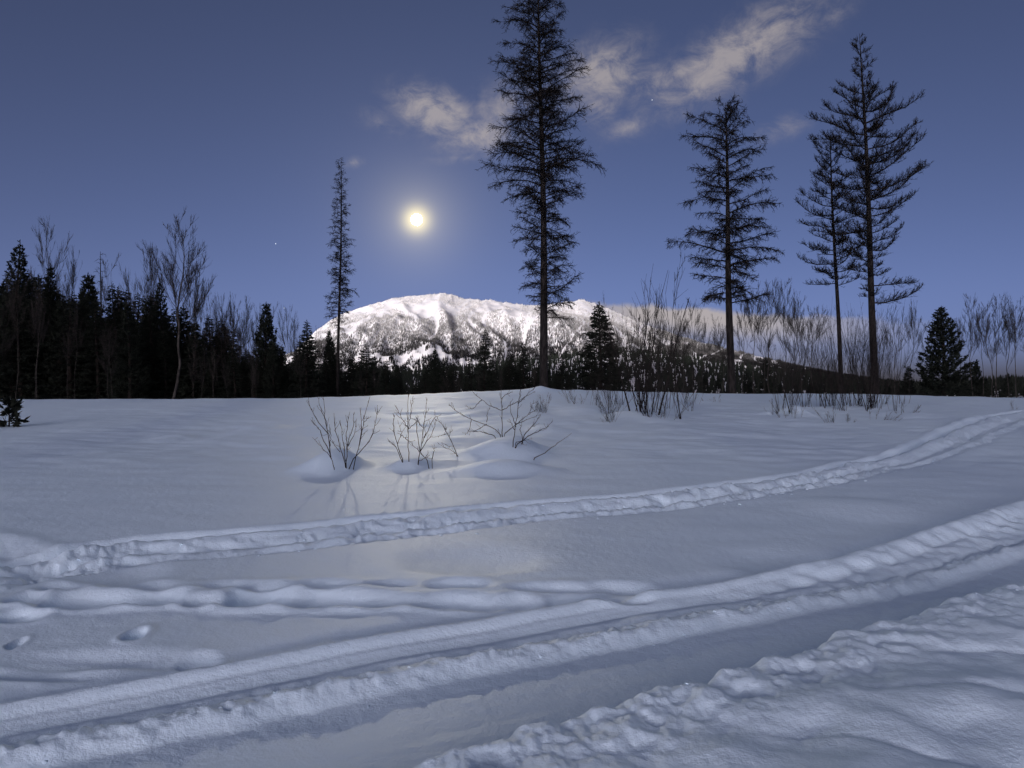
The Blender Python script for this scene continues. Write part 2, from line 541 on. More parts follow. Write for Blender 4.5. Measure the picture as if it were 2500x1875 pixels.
    clods = fb(x * 4.4, y * 4.4, 4, 81, 0.55)
    edge_band = np.exp(-((deep - 0.22) / 0.30) ** 2)
    # wind-cut ripples running roughly across the view
    ph = y * 4.6 + x * 0.7 + 1.9 * fb(x * 0.6 + 2, y * 0.55, 2, 91)
    rip = (np.abs(np.sin(ph)) + 1e-4) ** 0.55 - 0.6
    big = fb(x * 1.0 + 4, y * 1.25, 3, 95)
    z = z + on * (0.235 + (0.060 * clods + 0.06 * (0.3 - np.abs(fb(x * 3.0, y * 3.0, 4, 83)))) * (0.10 + 0.62 * edge_band) + 0.075 * rip * (0.6 + pn(x * 0.9, y * 1.3, 98)) * sstep(deep, 0.25, 0.9)
                  + 0.10 * big * sstep(deep, 0.1, 0.8))
    z = z - np.where(ok3, 0.03 * np.exp(-((s3w - 0.16) / 0.16) ** 2), 0)
    # fine crust everywhere near
    z = z + 0.0035 * fb(x * 9, y * 9, 2, 51) * (1 - sstep(r, 12, 22))
    return z.reshape(shp)


def ground_z(x, y):
    return float(terrain(np.array([x]), np.array([y]))[0])


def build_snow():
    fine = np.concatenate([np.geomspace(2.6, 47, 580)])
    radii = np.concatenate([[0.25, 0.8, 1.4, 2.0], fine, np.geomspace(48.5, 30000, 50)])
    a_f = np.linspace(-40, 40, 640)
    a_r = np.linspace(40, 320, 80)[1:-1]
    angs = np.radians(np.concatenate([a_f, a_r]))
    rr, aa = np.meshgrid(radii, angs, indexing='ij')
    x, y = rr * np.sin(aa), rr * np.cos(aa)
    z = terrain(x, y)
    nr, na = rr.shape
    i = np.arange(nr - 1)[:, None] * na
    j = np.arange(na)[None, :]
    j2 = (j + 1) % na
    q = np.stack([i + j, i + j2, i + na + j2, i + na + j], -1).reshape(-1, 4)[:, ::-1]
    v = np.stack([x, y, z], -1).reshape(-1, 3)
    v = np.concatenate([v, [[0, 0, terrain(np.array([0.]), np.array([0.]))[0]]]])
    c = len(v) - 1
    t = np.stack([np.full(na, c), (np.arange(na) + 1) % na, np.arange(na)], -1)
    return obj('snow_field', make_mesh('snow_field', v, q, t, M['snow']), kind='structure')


build_snow()


# ------------------------------------------------------------------ mountain, foothills, the added range behind the camera
def spline(pts, x):
    p = np.array(pts, dtype=float)
    return np.interp(x, p[:, 0], p[:, 1])


SKYLINE = [(-1600, 938), (-400, 932), (300, 925), (520, 915), (650, 880), (720, 858), (770, 808), (830, 768), (900, 745), (960, 728), (1010, 722), (1050, 719), (1075, 715),
           (1100, 719), (1130, 729), (1200, 734), (1250, 741), (1290, 746), (1335, 744), (1380, 737), (1420, 732), (1450, 741), (1500, 760),
           (1560, 786), (1650, 820), (1750, 846), (1850, 870), (1950, 894), (2050, 914), (2200, 935), (2400, 945), (3600, 955)]
D0, D1, D2 = 2700.0, 6000.0, 8200.0


def mountain_point(px, t):
    """px: column, t: 0 foot, 1 ridge, up to 2 back foot"""
    d = np.where(t <= 1, D0 + (D1 - D0) * t, D1 + (D2 - D1) * (t - 1))
    top = (937.5 - spline(SKYLINE, px)) / F * D1 + EYE
    base = -30.0
    prof = np.where(t <= 1, np.clip(t, 0, 1) ** 1.22, np.clip(2 - t, 0, 1) ** 1.1)
    h = base + (top - base) * prof
    lat = px / 105.0
    warp = 0.9 * pn(lat * 0.7 + 3, t * 2.2, 3)
    gul = 1 - np.abs(pn(lat + warp + 1.2 * t, t * 1.6 + 2, 13)) * 2.2
    gul2 = 1 - np.abs(pn(lat * 2.3 - warp, t * 3.4, 17)) * 2.2
    amp = np.sin(np.clip(t, 0, 1) * math.pi) ** 0.8
    rel = np.clip((top + 30) / 700, 0, 1)
    h = h + rel * amp * (66 * (gul - 0.55) + 36 * (gul2 - 0.5)) + rel * 10 * fb(px / 22, t * 14, 3, 23) * np.clip(t * 3, 0, 1)
    h = h + rel * 7 * pn(px / 9.0, t * 9, 29) * np.exp(-((t - 1) / 0.06) ** 2)
    # bare knoll at the foot
    h = h + 42 * np.exp(-((px - 985) / 75) ** 2 - ((t - 0.27) / 0.10) ** 2) + 28 * np.exp(-((px - 1120) / 60) ** 2 - ((t - 0.25) / 0.08) ** 2)
    # spur running down to the right in front of the second summit
    h = h + 75 * np.exp(-((px - (1130 + 480 * (1 - t))) / 70) ** 2) * np.exp(-((t - 0.60) / 0.2) ** 2)
    x = (px - 1250) / F * d
    return np.stack([x, d, h], -1)


def grid_mesh(name, P, material):
    nr, na = P.shape[:2]
    i = np.arange(nr - 1)[:, None] * na
    j = np.arange(na - 1)[None, :]
    q = np.stack([i + j, i + j + 1, i + na + j + 1, i + na + j], -1).reshape(-1, 4)
    return make_mesh(name, P.reshape(-1, 3), q, None, material)


def spires(rng, P, h, w_, tiers=1, sides=3):
    """one joined mesh of little conifer spires at points P with heights h and widths w_"""
    n = len(P)
    V, T = [], []
    off = 0
    a0 = rng.uniform(0, 6.28, n)
    for k in range(tiers):
        zb = h * (0.08 + 0.80 * k / tiers)
        zt = h * min(1.0, (k + 1.55) / tiers) if k < tiers - 1 else h
        rad = w_ * 0.5 * (1 - 0.80 * k / tiers)
        ring = []
        for s in range(sides):
            a = a0 + k * 0.7 + s * 2 * math.pi / sides
            rr = rad * rng.uniform(0.7, 1.2, n)
            ring.append(np.stack([P[:, 0] + rr * np.cos(a), P[:, 1] + rr * np.sin(a), P[:, 2] + zb - h * 0.08 * rng.uniform(0, 1, n)], -1))
        tip = P + np.stack([np.zeros(n), np.zeros(n), zt], -1)
        V.append(np.stack(ring + [tip], 1).reshape(-1, 3))
        b = off + np.arange(n) * (sides + 1)
        for s in range(sides):
            T.append(np.stack([b + s, b + (s + 1) % sides, b + sides], -1))
        off += n * (sides + 1)
    return np.concatenate(V), np.concatenate(T)


def frosted_forest_material():
    m = mat('frosted_forest', (0.07, 0.065, 0.06), 0.95, 0.05)
    g = NG(m.node_tree)
    nt = m.node_tree
    t = g.node('ShaderNodeTexCoord')
    s = g.node('ShaderNodeSeparateXYZ')
    nt.links.new(t.outputs['Object'], s.inputs[0])
    n = g.node('ShaderNodeTexNoise')
    nt.links.new(t.outputs['Object'], n.inputs['Vector'])
    n.inputs['Scale'].default_value = 0.012
    n.inputs['Detail'].default_value = 4
    z = g.m('ADD', s.outputs[2], g.m('MULTIPLY', g.m('SUBTRACT', n.outputs[0], 0.5), 420.0))
    f = g.step(z, 110, 620)
    nt.links.new(g.mix(f, (0.012, 0.0125, 0.0135, 1), (0.66, 0.665, 0.655, 1)), nt.nodes['Principled BSDF'].inputs['Base Color'])
    return m


def build_mountain():
    rng = np.random.RandomState(5)
    px = np.concatenate([np.linspace(-1600, 500, 60), np.linspace(504, 2300, 400), np.linspace(2330, 3600, 40)])
    t = np.concatenate([np.linspace(0, 1, 170), np.linspace(1, 2, 24)[1:]])
    tt, pp = np.meshgrid(t, px, indexing='ij')
    obj('mountain', grid_mesh('mountain', mountain_point(pp, tt), M['far_snow']), kind='structure')
    n = 200000
    p = rng.uniform(500, 2300, n)
    tq = rng.uniform(0.02, 1.0, n) ** 0.8
    lat = p / 105.0
    warp = 0.9 * pn(lat * 0.7 + 3, tq * 2.2, 3)
    chute = np.abs(pn(lat * 1.15 + warp * 1.4 + 5, tq * 1.3 + 6, 43))
    patch = fb(p / 70, tq * 5.0, 4, 47)
    ledge = np.abs(pn(p / 190 + 2, tq * 9 + 0.004 * p, 53))
    wide = 1 - 0.2 * sstep(p, 1500, 1650)
    keep = (chute > (0.03 + 0.045 * rng.uniform(0, 1, n)) * (0.5 + tq) * wide) & (patch > -0.55 + 0.25 * tq) & (ledge > 0.018 * (0.4 + tq) * wide)
    dens = np.clip(1.0 - 0.62 * sstep(tq, 0.5, 1.0), 0.16, 1)
    dens = np.clip(dens + 0.5 * sstep(p, 1480, 1680), 0, 1.1)
    keep &= rng.uniform(0, 1, n) < dens * (0.55 + 0.6 * sstep(patch, -0.35, 0.15) + 0.35 * (1 - wide))
    knoll = np.exp(-((p - 975) / 70) ** 2 - ((tq - 0.27) / 0.05) ** 2) + np.exp(-((p - 1120) / 60) ** 2 - ((tq - 0.23) / 0.03) ** 2)
    keep &= ~((knoll > 0.30) & (fb(p / 22, tq * 30, 2, 3) < 0.12))
    p, tq = p[keep], tq[keep]
    P = mountain_point(p, tq)
    P[:, 2] -= 1.5
    h = rng.uniform(11, 23, len(P)) * (1.0 - 0.35 * tq * (p < 1600))
    V, T = spires(rng, P, h, h * rng.uniform(0.22, 0.36, len(P)), 1, 3)
    obj('mountain_forest', make_mesh('mountain_forest', V, None, T, frosted_forest_material(), smooth=False), kind='stuff',
        label='frosted grey forest covering the slopes of the snowy mountain', category='forest')


build_mountain()

FOOT = [(-2200, 944), (-500, 915), (300, 905), (600, 905), (760, 902), (850, 900), (950, 898), (1050, 894), (1150, 884), (1250, 872), (1400, 856), (1500, 846), (1600, 848),
        (1700, 864), (1800, 882), (1900, 897), (2000, 909), (2100, 920), (2250, 930), (2400, 920), (2600, 905), (3000, 900), (4600, 944)]


def foot_point(px, t):
    d = np.where(t <= 1, 650 + 850 * t, 1500 + 900 * (t - 1))
    top = (937.5 - spline(FOOT, px)) / F * 1500 - 9
    prof = np.where(t <= 1, np.clip(t, 0, 1) ** 1.1, np.clip(2 - t, 0, 1))
    base = np.where(t <= 1, -9.0, -24.0)
    h = base + (top - base) * prof + 3.0 * fb(px / 60, t * 4, 3, 63) * np.sin(np.clip(t, 0, 2) / 2 * math.pi)
    return np.stack([(px - 1250) / F * d, d, h], -1)


def build_foothill():
    rng = np.random.RandomState(9)
    px = np.linspace(-2200, 4600, 300)
    t = np.concatenate([np.linspace(0, 1, 50), np.linspace(1, 2, 20)[1:]])
    tt, pp = np.meshgrid(t, px, indexing='ij')
    obj('foothill', grid_mesh('foothill', foot_point(pp, tt), M['far_snow']), kind='structure')
    n = 15500
    p = rng.uniform(-700, 3200, n)
    tq = rng.uniform(0.0, 1.02, n)
    patch = fb(p / 120, tq * 4, 3, 67)
    strip = np.abs(pn(p / 260, tq * 5 + 0.0016 * p, 69))
    keep = (patch > -0.75) & (strip > 0.022)
    p, tq = p[keep], tq[keep]
    P = foot_point(p, tq)
    P[:, 2] -= 0.6
    h = 5 + 11 * rng.uniform(0, 1, len(P)) ** 1.7
    V, T = spires(rng, P, h, h * rng.uniform(0.34, 0.5, len(P)), 3, 4)
    obj('foothill_forest', make_mesh('foothill_forest', V, None, T, M['conifer'], smooth=False), kind='stuff',
        label='dark conifer forest covering the low foothill below the mountain', category='forest')
    # unseen range added behind the camera to keep the sun off the valley floor
    xs = np.linspace(-16000, 16000, 130)
    ys = np.concatenate([np.linspace(-4600, -6000, 14), np.linspace(-6000, -8200, 14)[1:]])
    yy, xx = np.meshgrid(ys, xs, indexing='ij')
    up = np.where(yy > -6000, (-4600 - yy) / 1400, (yy + 8200) / 2200)
    h = np.clip(up, 0, 1) ** 1.1 * (560 + 40 * fb(xx / 2500, yy / 4000, 3, 73)) - 3 + 16 * fb(xx / 450, yy / 450, 3, 75) * np.clip(up, 0, 1)
    obj('sun_block_hills', grid_mesh('sun_block_hills', np.stack([xx, yy, h], -1)[:, ::-1], M['far_snow']), kind='structure')


build_foothill()


def emitter(name, color, strength):
    m = bpy.data.materials.new(name)
    m.use_nodes = True
    nt = m.node_tree
    nt.nodes.remove(nt.nodes['Principled BSDF'])
    e = nt.nodes.new('ShaderNodeEmission')
    e.inputs[0].default_value = (*color, 1)
    e.inputs[1].default_value = strength
    nt.links.new(e.outputs[0], nt.nodes['Material Output'].inputs[0])
    return m


def ball(name, material, radius, rings=10, segs=18):
    th = np.linspace(0, math.pi, rings + 1)[1:-1]
    ph = np.linspace(0, 2 * math.pi, segs, endpoint=False)
    tg, pg = np.meshgrid(th, ph, indexing='ij')
    v = np.stack([np.sin(tg) * np.cos(pg), np.sin(tg) * np.sin(pg), np.cos(tg)], -1).reshape(-1, 3)
    v = np.concatenate([v, [[0, 0, 1], [0, 0, -1]]]) * radius
    i = np.arange(rings - 2)[:, None] * segs
    j = np.arange(segs)[None, :]
    j2 = (j + 1) % segs
    q = np.stack([i + j, i + segs + j, i + segs + j2, i + j2], -1).reshape(-1, 4)
    k = np.arange(segs)
    k2 = (k + 1) % segs
    b = (rings - 2) * segs
    t = np.concatenate([np.stack([np.full(segs, b + segs), k, k2], -1), np.stack([np.full(segs, b + segs + 1), b + k2, b + k], -1)])
    return make_mesh(name, v, q, t, material)


def direction(az_deg, el_deg):
    a, e = R(az_deg), R(el_deg)
    return np.array([math.sin(a) * math.cos(e), math.cos(a) * math.cos(e), math.sin(e)])


MOON_DIST, MOON_R = 40000.0, R(0.40)
obj('moon', ball('moon', emitter('moonlight', (1.0, 0.93, 0.78), 1800.0), MOON_DIST * math.tan(MOON_R)),
    loc=tuple(direction(MOON_AZ, MOON_EL) * MOON_DIST + np.array([0, 0, EYE])),
    label='bright full moon hanging in the dusk sky above the snowy mountain', category='moon')
star_mesh = ball('star', emitter('starlight', (0.85, 0.92, 1.0), 0.9), 40000 * math.tan(R(0.024)), 6, 8)
for (sx, sy, txt) in ((673, 595, 'tiny star left of the slender larch, well above the wood'),
                      (694, 752, 'tiny star just above the treetops left of the slender larch'),
                      (1592, 244, 'faint star between the tallest larch and the round-topped larch')):
    obj('star', star_mesh, loc=tuple(direction(az_of(sx), el_of(sx, sy)) * 40000 + np.array([0, 0, EYE])), label=txt, category='star',
        group='stars in the dusk sky')


# ------------------------------------------------------------------ plants: tubes and needles
class Bag:
    """collects tubes and blades, then becomes one mesh"""
    def __init__(self):
        self.v, self.q, self.t, self.n = [], [], [], 0

    def tubes(self, P, Rr, sides=3):
        P = np.asarray(P, dtype=float)
        if P.ndim == 2:
            P = P[None]
        Rr = np.asarray(Rr, dtype=float)
        if Rr.ndim == 1:
            Rr = np.broadcast_to(Rr, P.shape[:2])
        n, k = P.shape[:2]
        if n == 0:
            return
        ax = P[:, -1] - P[:, 0]
        ax = ax / (np.linalg.norm(ax, axis=1, keepdims=True) + 1e-9)
        ref = np.where(np.abs(ax[:, 2:3]) > 0.8, np.array([[1.0, 0.13, 0]]), np.array([[0.0, 0.1, 1.0]]))
        a = np.cross(ax, ref)
        a /= np.linalg.norm(a, axis=1, keepdims=True) + 1e-9
        b = np.cross(ax, a)
        ang = np.arange(sides) * 2 * math.pi / sides
        off = a[:, None, None, :] * np.cos(ang)[None, None, :, None] + b[:, None, None, :] * np.sin(ang)[None, None, :, None]
        V = P[:, :, None, :] + off * Rr[:, :, None, None]
        base = self.n + np.arange(n)[:, None, None] * (k * sides)
        i = np.arange(k - 1)[None, :, None] * sides
        j = np.arange(sides)[None, None, :]
        j2 = (j + 1) % sides
        q = np.stack([base + i + j, base + i + j2, base + i + sides + j2, base + i + sides + j], -1)
        self.q.append(q.reshape(-1, 4))
        self.v.append(V.reshape(-1, 3))
        self.n += n * k * sides

    def blades(self, P, D, width, rng):
        """flat pointed blades from P along D (kite shaped, two triangles)"""
        n = len(P)
        if n == 0:
            return
        side = np.cross(D, rng.normal(size=(n, 3)))
        side /= np.linalg.norm(side, axis=1, keepdims=True) + 1e-9
        w_ = np.asarray(width).reshape(-1, 1) * 0.5
        m = P + D * 0.45
        V = np.stack([P, m + side * w_, P + D, m - side * w_], 1)
        b = self.n + np.arange(n) * 4
        self.t.append(np.stack([b, b + 1, b + 2], -1))
        self.t.append(np.stack([b, b + 2, b + 3], -1))
        self.v.append(V.reshape(-1, 3))
        self.n += n * 4

    def mesh(self, name, material):
        return make_mesh(name, np.concatenate(self.v), np.concatenate(self.q) if self.q else None,
                         np.concatenate(self.t) if self.t else None, material)


def unit(v):
    return v / (np.linalg.norm(v, axis=-1, keepdims=True) + 1e-9)


def walk(start, d0, length, k, rng, bend=(0, 0, 0), jit=0.1):
    """curved polylines: start (n,3), unit dirs (n,3), lengths (n,), k points; bend added to the direction along the way"""
    n = len(start)
    P = np.zeros((n, k, 3))
    P[:, 0] = start
    d = d0.copy()
    st = (np.asarray(length) / (k - 1)).reshape(-1, 1)
    bend = np.asarray(bend, dtype=float)
    if bend.ndim == 1:
        bend = np.broadcast_to(bend, (n, 3))
    for i in range(1, k):
        P[:, i] = P[:, i - 1] + d * st
        d = unit(d + bend / (k - 1) + rng.normal(size=(n, 3)) * jit)
    return P


def along_poly(P, t):
    """positions and tangents at fractions t (n,) on polylines P (n,k,3)"""
    k = P.shape[1]
    f = np.clip(t, 0, 0.9999) * (k - 1)
    i = f.astype(int)
    r = np.arange(len(P))
    a, b = P[r, i], P[r, i + 1]
    return a + (b - a) * (f - i)[:, None], unit(b - a)


def larch(seed, H, r0, crown, lean=(0, 0), style=0, spacing=0.17, dens=1.0):
    """leafless larch. crown: rows (height m, left m, right m); style 0 gnarled, 1 level and drooping tips, 2 upswept"""
    rng = np.random.RandomState(seed)
    k = 16
    f = np.linspace(0, 1, k)
    tr = np.stack([lean[0] * H * f + 0.05 * np.sin(f * 7 + seed) * (H / 20), lean[1] * H * f, H * f], -1)
    rad = r0 * (1 - f) ** 0.75 + 0.012
    rad[0] *= 1.25
    trunk = Bag()
    trunk.tubes(tr[None], rad, 10)

    def trunk_at(z):
        return np.stack([np.interp(z, tr[:, 2], tr[:, 0]), np.interp(z, tr[:, 2], tr[:, 1]), z], -1), np.interp(z, tr[:, 2], rad)
    c = np.array(crown, dtype=float)
    zs = np.arange(c[0, 0], H - 0.15, spacing * (0.8 + 0.4 * rng.uniform()))
    zs = zs + rng.uniform(-0.5, 0.5, len(zs)) * spacing
    az_ = np.arange(len(zs)) * 2.39996 + rng.uniform(-0.5, 0.5, len(zs))
    Lf = np.interp(zs, c[:, 0], c[:, 1])
    Rt = np.interp(zs, c[:, 0], c[:, 2])
    cx = np.cos(az_)
    ext = np.where(cx > 0, Rt, Lf) * cx ** 2 + 0.5 * (Lf + Rt) * 0.85 * (1 - cx ** 2)
    L = ext * rng.choice([0.65, 0.85, 0.96, 1.05, 1.12], len(zs)) * rng.uniform(0.92, 1.15, len(zs))
    L = np.maximum(L, 0.2)
    fr = (zs - c[0, 0]) / (H - c[0, 0])
    if style == 0:
        e0 = 0.30 + 0.55 * fr ** 2 + rng.uniform(-0.25, 0.2, len(zs))
        bz = -0.42 + 0.2 * rng.normal(size=len(zs))
    elif style == 1:
        e0 = 0.12 + 0.75 * fr ** 2 + rng.uniform(-0.12, 0.22, len(zs))
        bz = -0.38 + 0.15 * rng.normal(size=len(zs))
    else:
        e0 = 0.05 + 0.45 * fr ** 2 + rng.uniform(-0.15, 0.15, len(zs))
        bz = 0.55 + 0.15 * rng.normal(size=len(zs))
    d0 = unit(np.stack([np.cos(az_), np.sin(az_), e0], -1))
    s0, rs = trunk_at(zs)
    bend = np.stack([np.zeros(len(zs)), np.zeros(len(zs)), bz], -1)
    lim = walk(s0, d0, L, 8, rng, bend, 0.11)
    lr = np.clip(0.022 * L ** 0.7, 0.014, 0.065)[:, None] * (1 - 0.75 * np.linspace(0, 1, 8))[None, :]
    limbs = Bag()
    limbs.tubes(lim, lr, 4)
    # branchlets
    cnt = np.maximum((L / 0.10 * dens).astype(int), 2)
    own = np.repeat(np.arange(len(L)), cnt)
    t = rng.uniform(0.10, 1.0, len(own))
    p, tg = along_poly(lim[own], t)
    side = unit(np.cross(tg, np.array([0, 0, 1.0]))) * rng.choice([-1, 1], len(own))[:, None]
    upd = {0: -0.12, 1: -0.12, 2: 0.40}[style]
    d = unit(tg * rng.uniform(0.3, 1.0, (len(own), 1)) + side * rng.uniform(0.2, 1.0, (len(own), 1))
             + np.array([0, 0, 1.0]) * (upd + 0.40 * rng.normal(size=(len(own), 1))))
    bl = np.clip(0.24 + (0.36 if style == 0 else 0.26) * L[own] * (1 - 0.65 * t) * rng.uniform(0.35, 1.2, len(own)), 0.12, 1.1)
    bw = walk(p, d, bl, 4, rng, (0, 0, {0: -0.35, 1: -0.5, 2: 0.5}[style]), 0.16)
    limbs.tubes(bw, np.array([0.017, 0.0145, 0.012, 0.007]), 3)
    # spur twigs
    cnt = np.maximum((bl / 0.105 * dens).astype(int), 2)
    own2 = np.repeat(np.arange(len(bl)), cnt)
    t2 = rng.uniform(0.1, 1.0, len(own2))
    p2, tg2 = along_poly(bw[own2], t2)
    d2 = unit(tg2 * 0.7 + rng.normal(size=(len(own2), 3)) * 0.75 + np.array([0, 0, {0: -0.05, 1: -0.25, 2: 0.45}[style]]))
    tl = rng.uniform(0.06, 0.30, len(own2))
    tw = walk(p2, d2, tl, 2, rng)
    twigs = Bag()
    twigs.tubes(tw, np.array([0.0115, 0.007]), 3)
    return trunk.mesh('trunk', M['larch_bark']), limbs.mesh('limbs', M['larch_twig']), twigs.mesh('twigs', M['larch_twig'])


def conifer(seed, H, Rb, droop=-0.35, pine=False, low=0.05, gap=0.42, power=0.85):
    """dense evergreen: trunk, boughs clothed in needle blades"""
    rng = np.random.RandomState(seed)
    k = 10
    f = np.linspace(0, 1, k)
    tr = np.stack([0.02 * H * np.sin(f * 3 + seed) * f, 0.02 * H * np.cos(f * 2.3 + seed) * f, H * f], -1)
    rad = 0.016 * H * (1 - f) + 0.012
    trunk = Bag()
    trunk.tubes(tr[None], rad, 8)
    zs, azs = [], []
    z = low * H
    while z < H * 0.97:
        n = rng.randint(5, 8)
        a0 = rng.uniform(0, 6.28)
        for i in range(n):
            zs.append(z + rng.uniform(-0.10, 0.10))
            azs.append(a0 + i * 6.283 / n + rng.uniform(-0.3, 0.3))
        z += gap * (0.7 + 0.6 * rng.uniform()) * (1.0 if z < H * 0.7 else 0.62)
    zs, azs = np.array(zs), np.array(azs)
    fr = np.clip(zs / H, 0, 1)
    prof = np.clip(1 - fr, 0, 1) ** power * np.where(fr < 0.14, 0.62 + 0.38 * fr / 0.14, 1.0)
    if pine:
        prof = np.clip(1 - fr, 0, 1) ** 0.74 * np.where(fr < 0.25, 0.75 + fr, 1.0)
    L = np.maximum(Rb * prof * rng.uniform(0.62, 1.14, len(zs)), 0.12)
    e0 = (0.15 + 0.75 * fr ** 2) if not pine else (0.25 + 0.7 * fr ** 1.5)
    d0 = unit(np.stack([np.cos(azs), np.sin(azs), e0 + rng.uniform(-0.15, 0.15, len(zs))], -1))
    s0 = np.stack([np.interp(zs, tr[:, 2], tr[:, 0]), np.interp(zs, tr[:, 2], tr[:, 1]), zs], -1)
    bend = np.zeros((len(zs), 3))
    bend[:, 2] = 0.95 if pine else droop
    lim = walk(s0, d0, L, 6, rng, bend, 0.07)
    crown = Bag()
    crown.tubes(lim, np.clip(0.014 * L, 0.008, 0.04)[:, None] * (1 - 0.8 * np.linspace(0, 1, 6))[None], 3)
    # side shoots
    cnt = np.maximum((L / (0.17 if pine else 0.14)).astype(int), 1)
    own = np.repeat(np.arange(len(L)), cnt)
    t = rng.uniform(0.22, 1.0, len(own))
    p, tg = along_poly(lim[own], t)
    side = unit(np.cross(tg, np.array([0, 0, 1.0]))) * rng.choice([-1, 1], len(own))[:, None]
    d = unit(tg * 0.75 + side * rng.uniform(0.25, 0.9, (len(own), 1)) + np.array([0, 0, 0.55 if pine else -0.22]) + rng.normal(size=(len(own), 3)) * 0.12)
    sl = np.clip(0.16 + 0.33 * L[own] * (1 - 0.6 * t), 0.15, 0.85) * rng.uniform(0.7, 1.2, len(own))
    sh = walk(p, d, sl, 3, rng, (0, 0, 0.5 if pine else -0.25), 0.06)
    crown.tubes(sh, np.array([0.009, 0.007, 0.004]), 3)
    every = [(lim, L, 0.06), (sh, sl, 0.032 if pine else 0.036)]
    for poly, ln, step in every:
        cnt = np.maximum((ln / step).astype(int), 2)
        ow = np.repeat(np.arange(len(ln)), cnt)
        tt = rng.uniform(0.15, 1.0, len(ow)) ** 0.8
        p, tg = along_poly(poly[ow], tt)
        rad_dir = rng.normal(size=(len(ow), 3))
        if pine:
            dd = unit(tg * 0.9 + unit(rad_dir) * 0.75) * rng.uniform(0.13, 0.24, (len(ow), 1))
            wd = rng.uniform(0.055, 0.09, len(ow))
        else:
            rad_dir[:, 2] = rad_dir[:, 2] * 0.5 - 0.3
            dd = unit(tg * 0.9 + unit(rad_dir) * 0.6) * rng.uniform(0.13, 0.27, (len(ow), 1))
            wd = rng.uniform(0.06, 0.11, len(ow))
        crown.blades(p, dd, wd, rng)
    tip = walk(np.repeat(tr[-2:-1], 40, 0) + np.array([0, 0, 1.0]) * rng.uniform(0, H * 0.11, (40, 1)), unit(rng.normal(size=(40, 3)) * 0.5 + [0, 0, 0.8]),
               np.full(40, 0.2), 2, rng)
    crown.blades(tip[:, 0], tip[:, 1] - tip[:, 0], np.full(40, 0.05), rng)
    return trunk.mesh('trunk', M['conifer_bark']), crown.mesh('crown', M['conifer'])


def bare_tree(seed, H, r0, first=0.35, spread=0.5, n1=16, n2=9, n3=5, up=0.35, lean=(0, 0), bark='aspen_bark', twig='aspen_twig', reach=0.42, fine=0.006):
    """leafless broadleaf: one leader, ascending limbs, branches and fine twigs"""
    rng = np.random.RandomState(seed)
    k = 12
    f = np.linspace(0, 1, k)
    wob = np.cumsum(rng.normal(size=(k, 2)) * 0.012 * H, axis=0)
    wob -= wob[0]
    tr = np.stack([lean[0] * H * f + wob[:, 0], lean[1] * H * f + wob[:, 1], H * f], -1)
    rad = r0 * (1 - f) ** 0.9 + fine
    trunk = Bag()
    trunk.tubes(tr[None], rad, 8)
    crown = Bag()
    t = first + (0.97 - first) * np.linspace(0, 1, n1) ** 0.9 + rng.uniform(-0.015, 0.015, n1)
    p, tg = along_poly(np.repeat(tr[None], n1, 0), t)
    a = np.arange(n1) * 2.4 + rng.uniform(-0.5, 0.5, n1)
    d = unit(np.stack([np.cos(a), np.sin(a), np.zeros(n1)], -1) * spread + np.array([0, 0, 1.0]) * rng.uniform(0.55, 1.0, (n1, 1)))
    L = H * reach * (1 - 0.72 * (t - first) / (1 - first)) * rng.uniform(0.6, 1.1, n1)
    lim = walk(p, d, L, 7, rng, (0, 0, up), 0.07)
    rl = np.interp(t, f, rad) * 0.40
    crown.tubes(lim, np.maximum(rl[:, None] * (1 - 0.85 * np.linspace(0, 1, 7))[None], fine), 5)
    own = rng.choice(n1, n1 * n2, p=L / L.sum())
    t2 = rng.uniform(0.18, 0.98, len(own))
    p, tg = along_poly(lim[own], t2)
    d = unit(tg + rng.normal(size=(len(own), 3)) * 0.33 + np.array([0, 0, 0.16]))
    L2 = np.maximum(L[own] * (0.50 - 0.32 * t2) * rng.uniform(0.6, 1.2, len(own)), 0.15)
    br = walk(p, d, L2, 5, rng, (0, 0, up), 0.05)
    crown.tubes(br, np.maximum((rl[own] * 0.42)[:, None] * (1 - 0.8 * np.linspace(0, 1, 5))[None], fine), 3)
    own = rng.choice(len(L2), len(L2) * n3, p=L2 / L2.sum())
    t3 = rng.uniform(0.1, 1.0, len(own))
    p, tg = along_poly(br[own], t3)
    d = unit(tg + rng.normal(size=(len(own), 3)) * 0.34 + np.array([0, 0, 0.2]))
    tw = walk(p, d, np.maximum(L2[own] * rng.uniform(0.2, 0.55, len(own)), 0.12), 3, rng, (0, 0, up), 0.05)
    crown.tubes(tw, np.array([1.0, 0.8, 0.55]) * fine, 3)
    return trunk.mesh('trunk', M[bark]), crown.mesh('crown', M[twig])


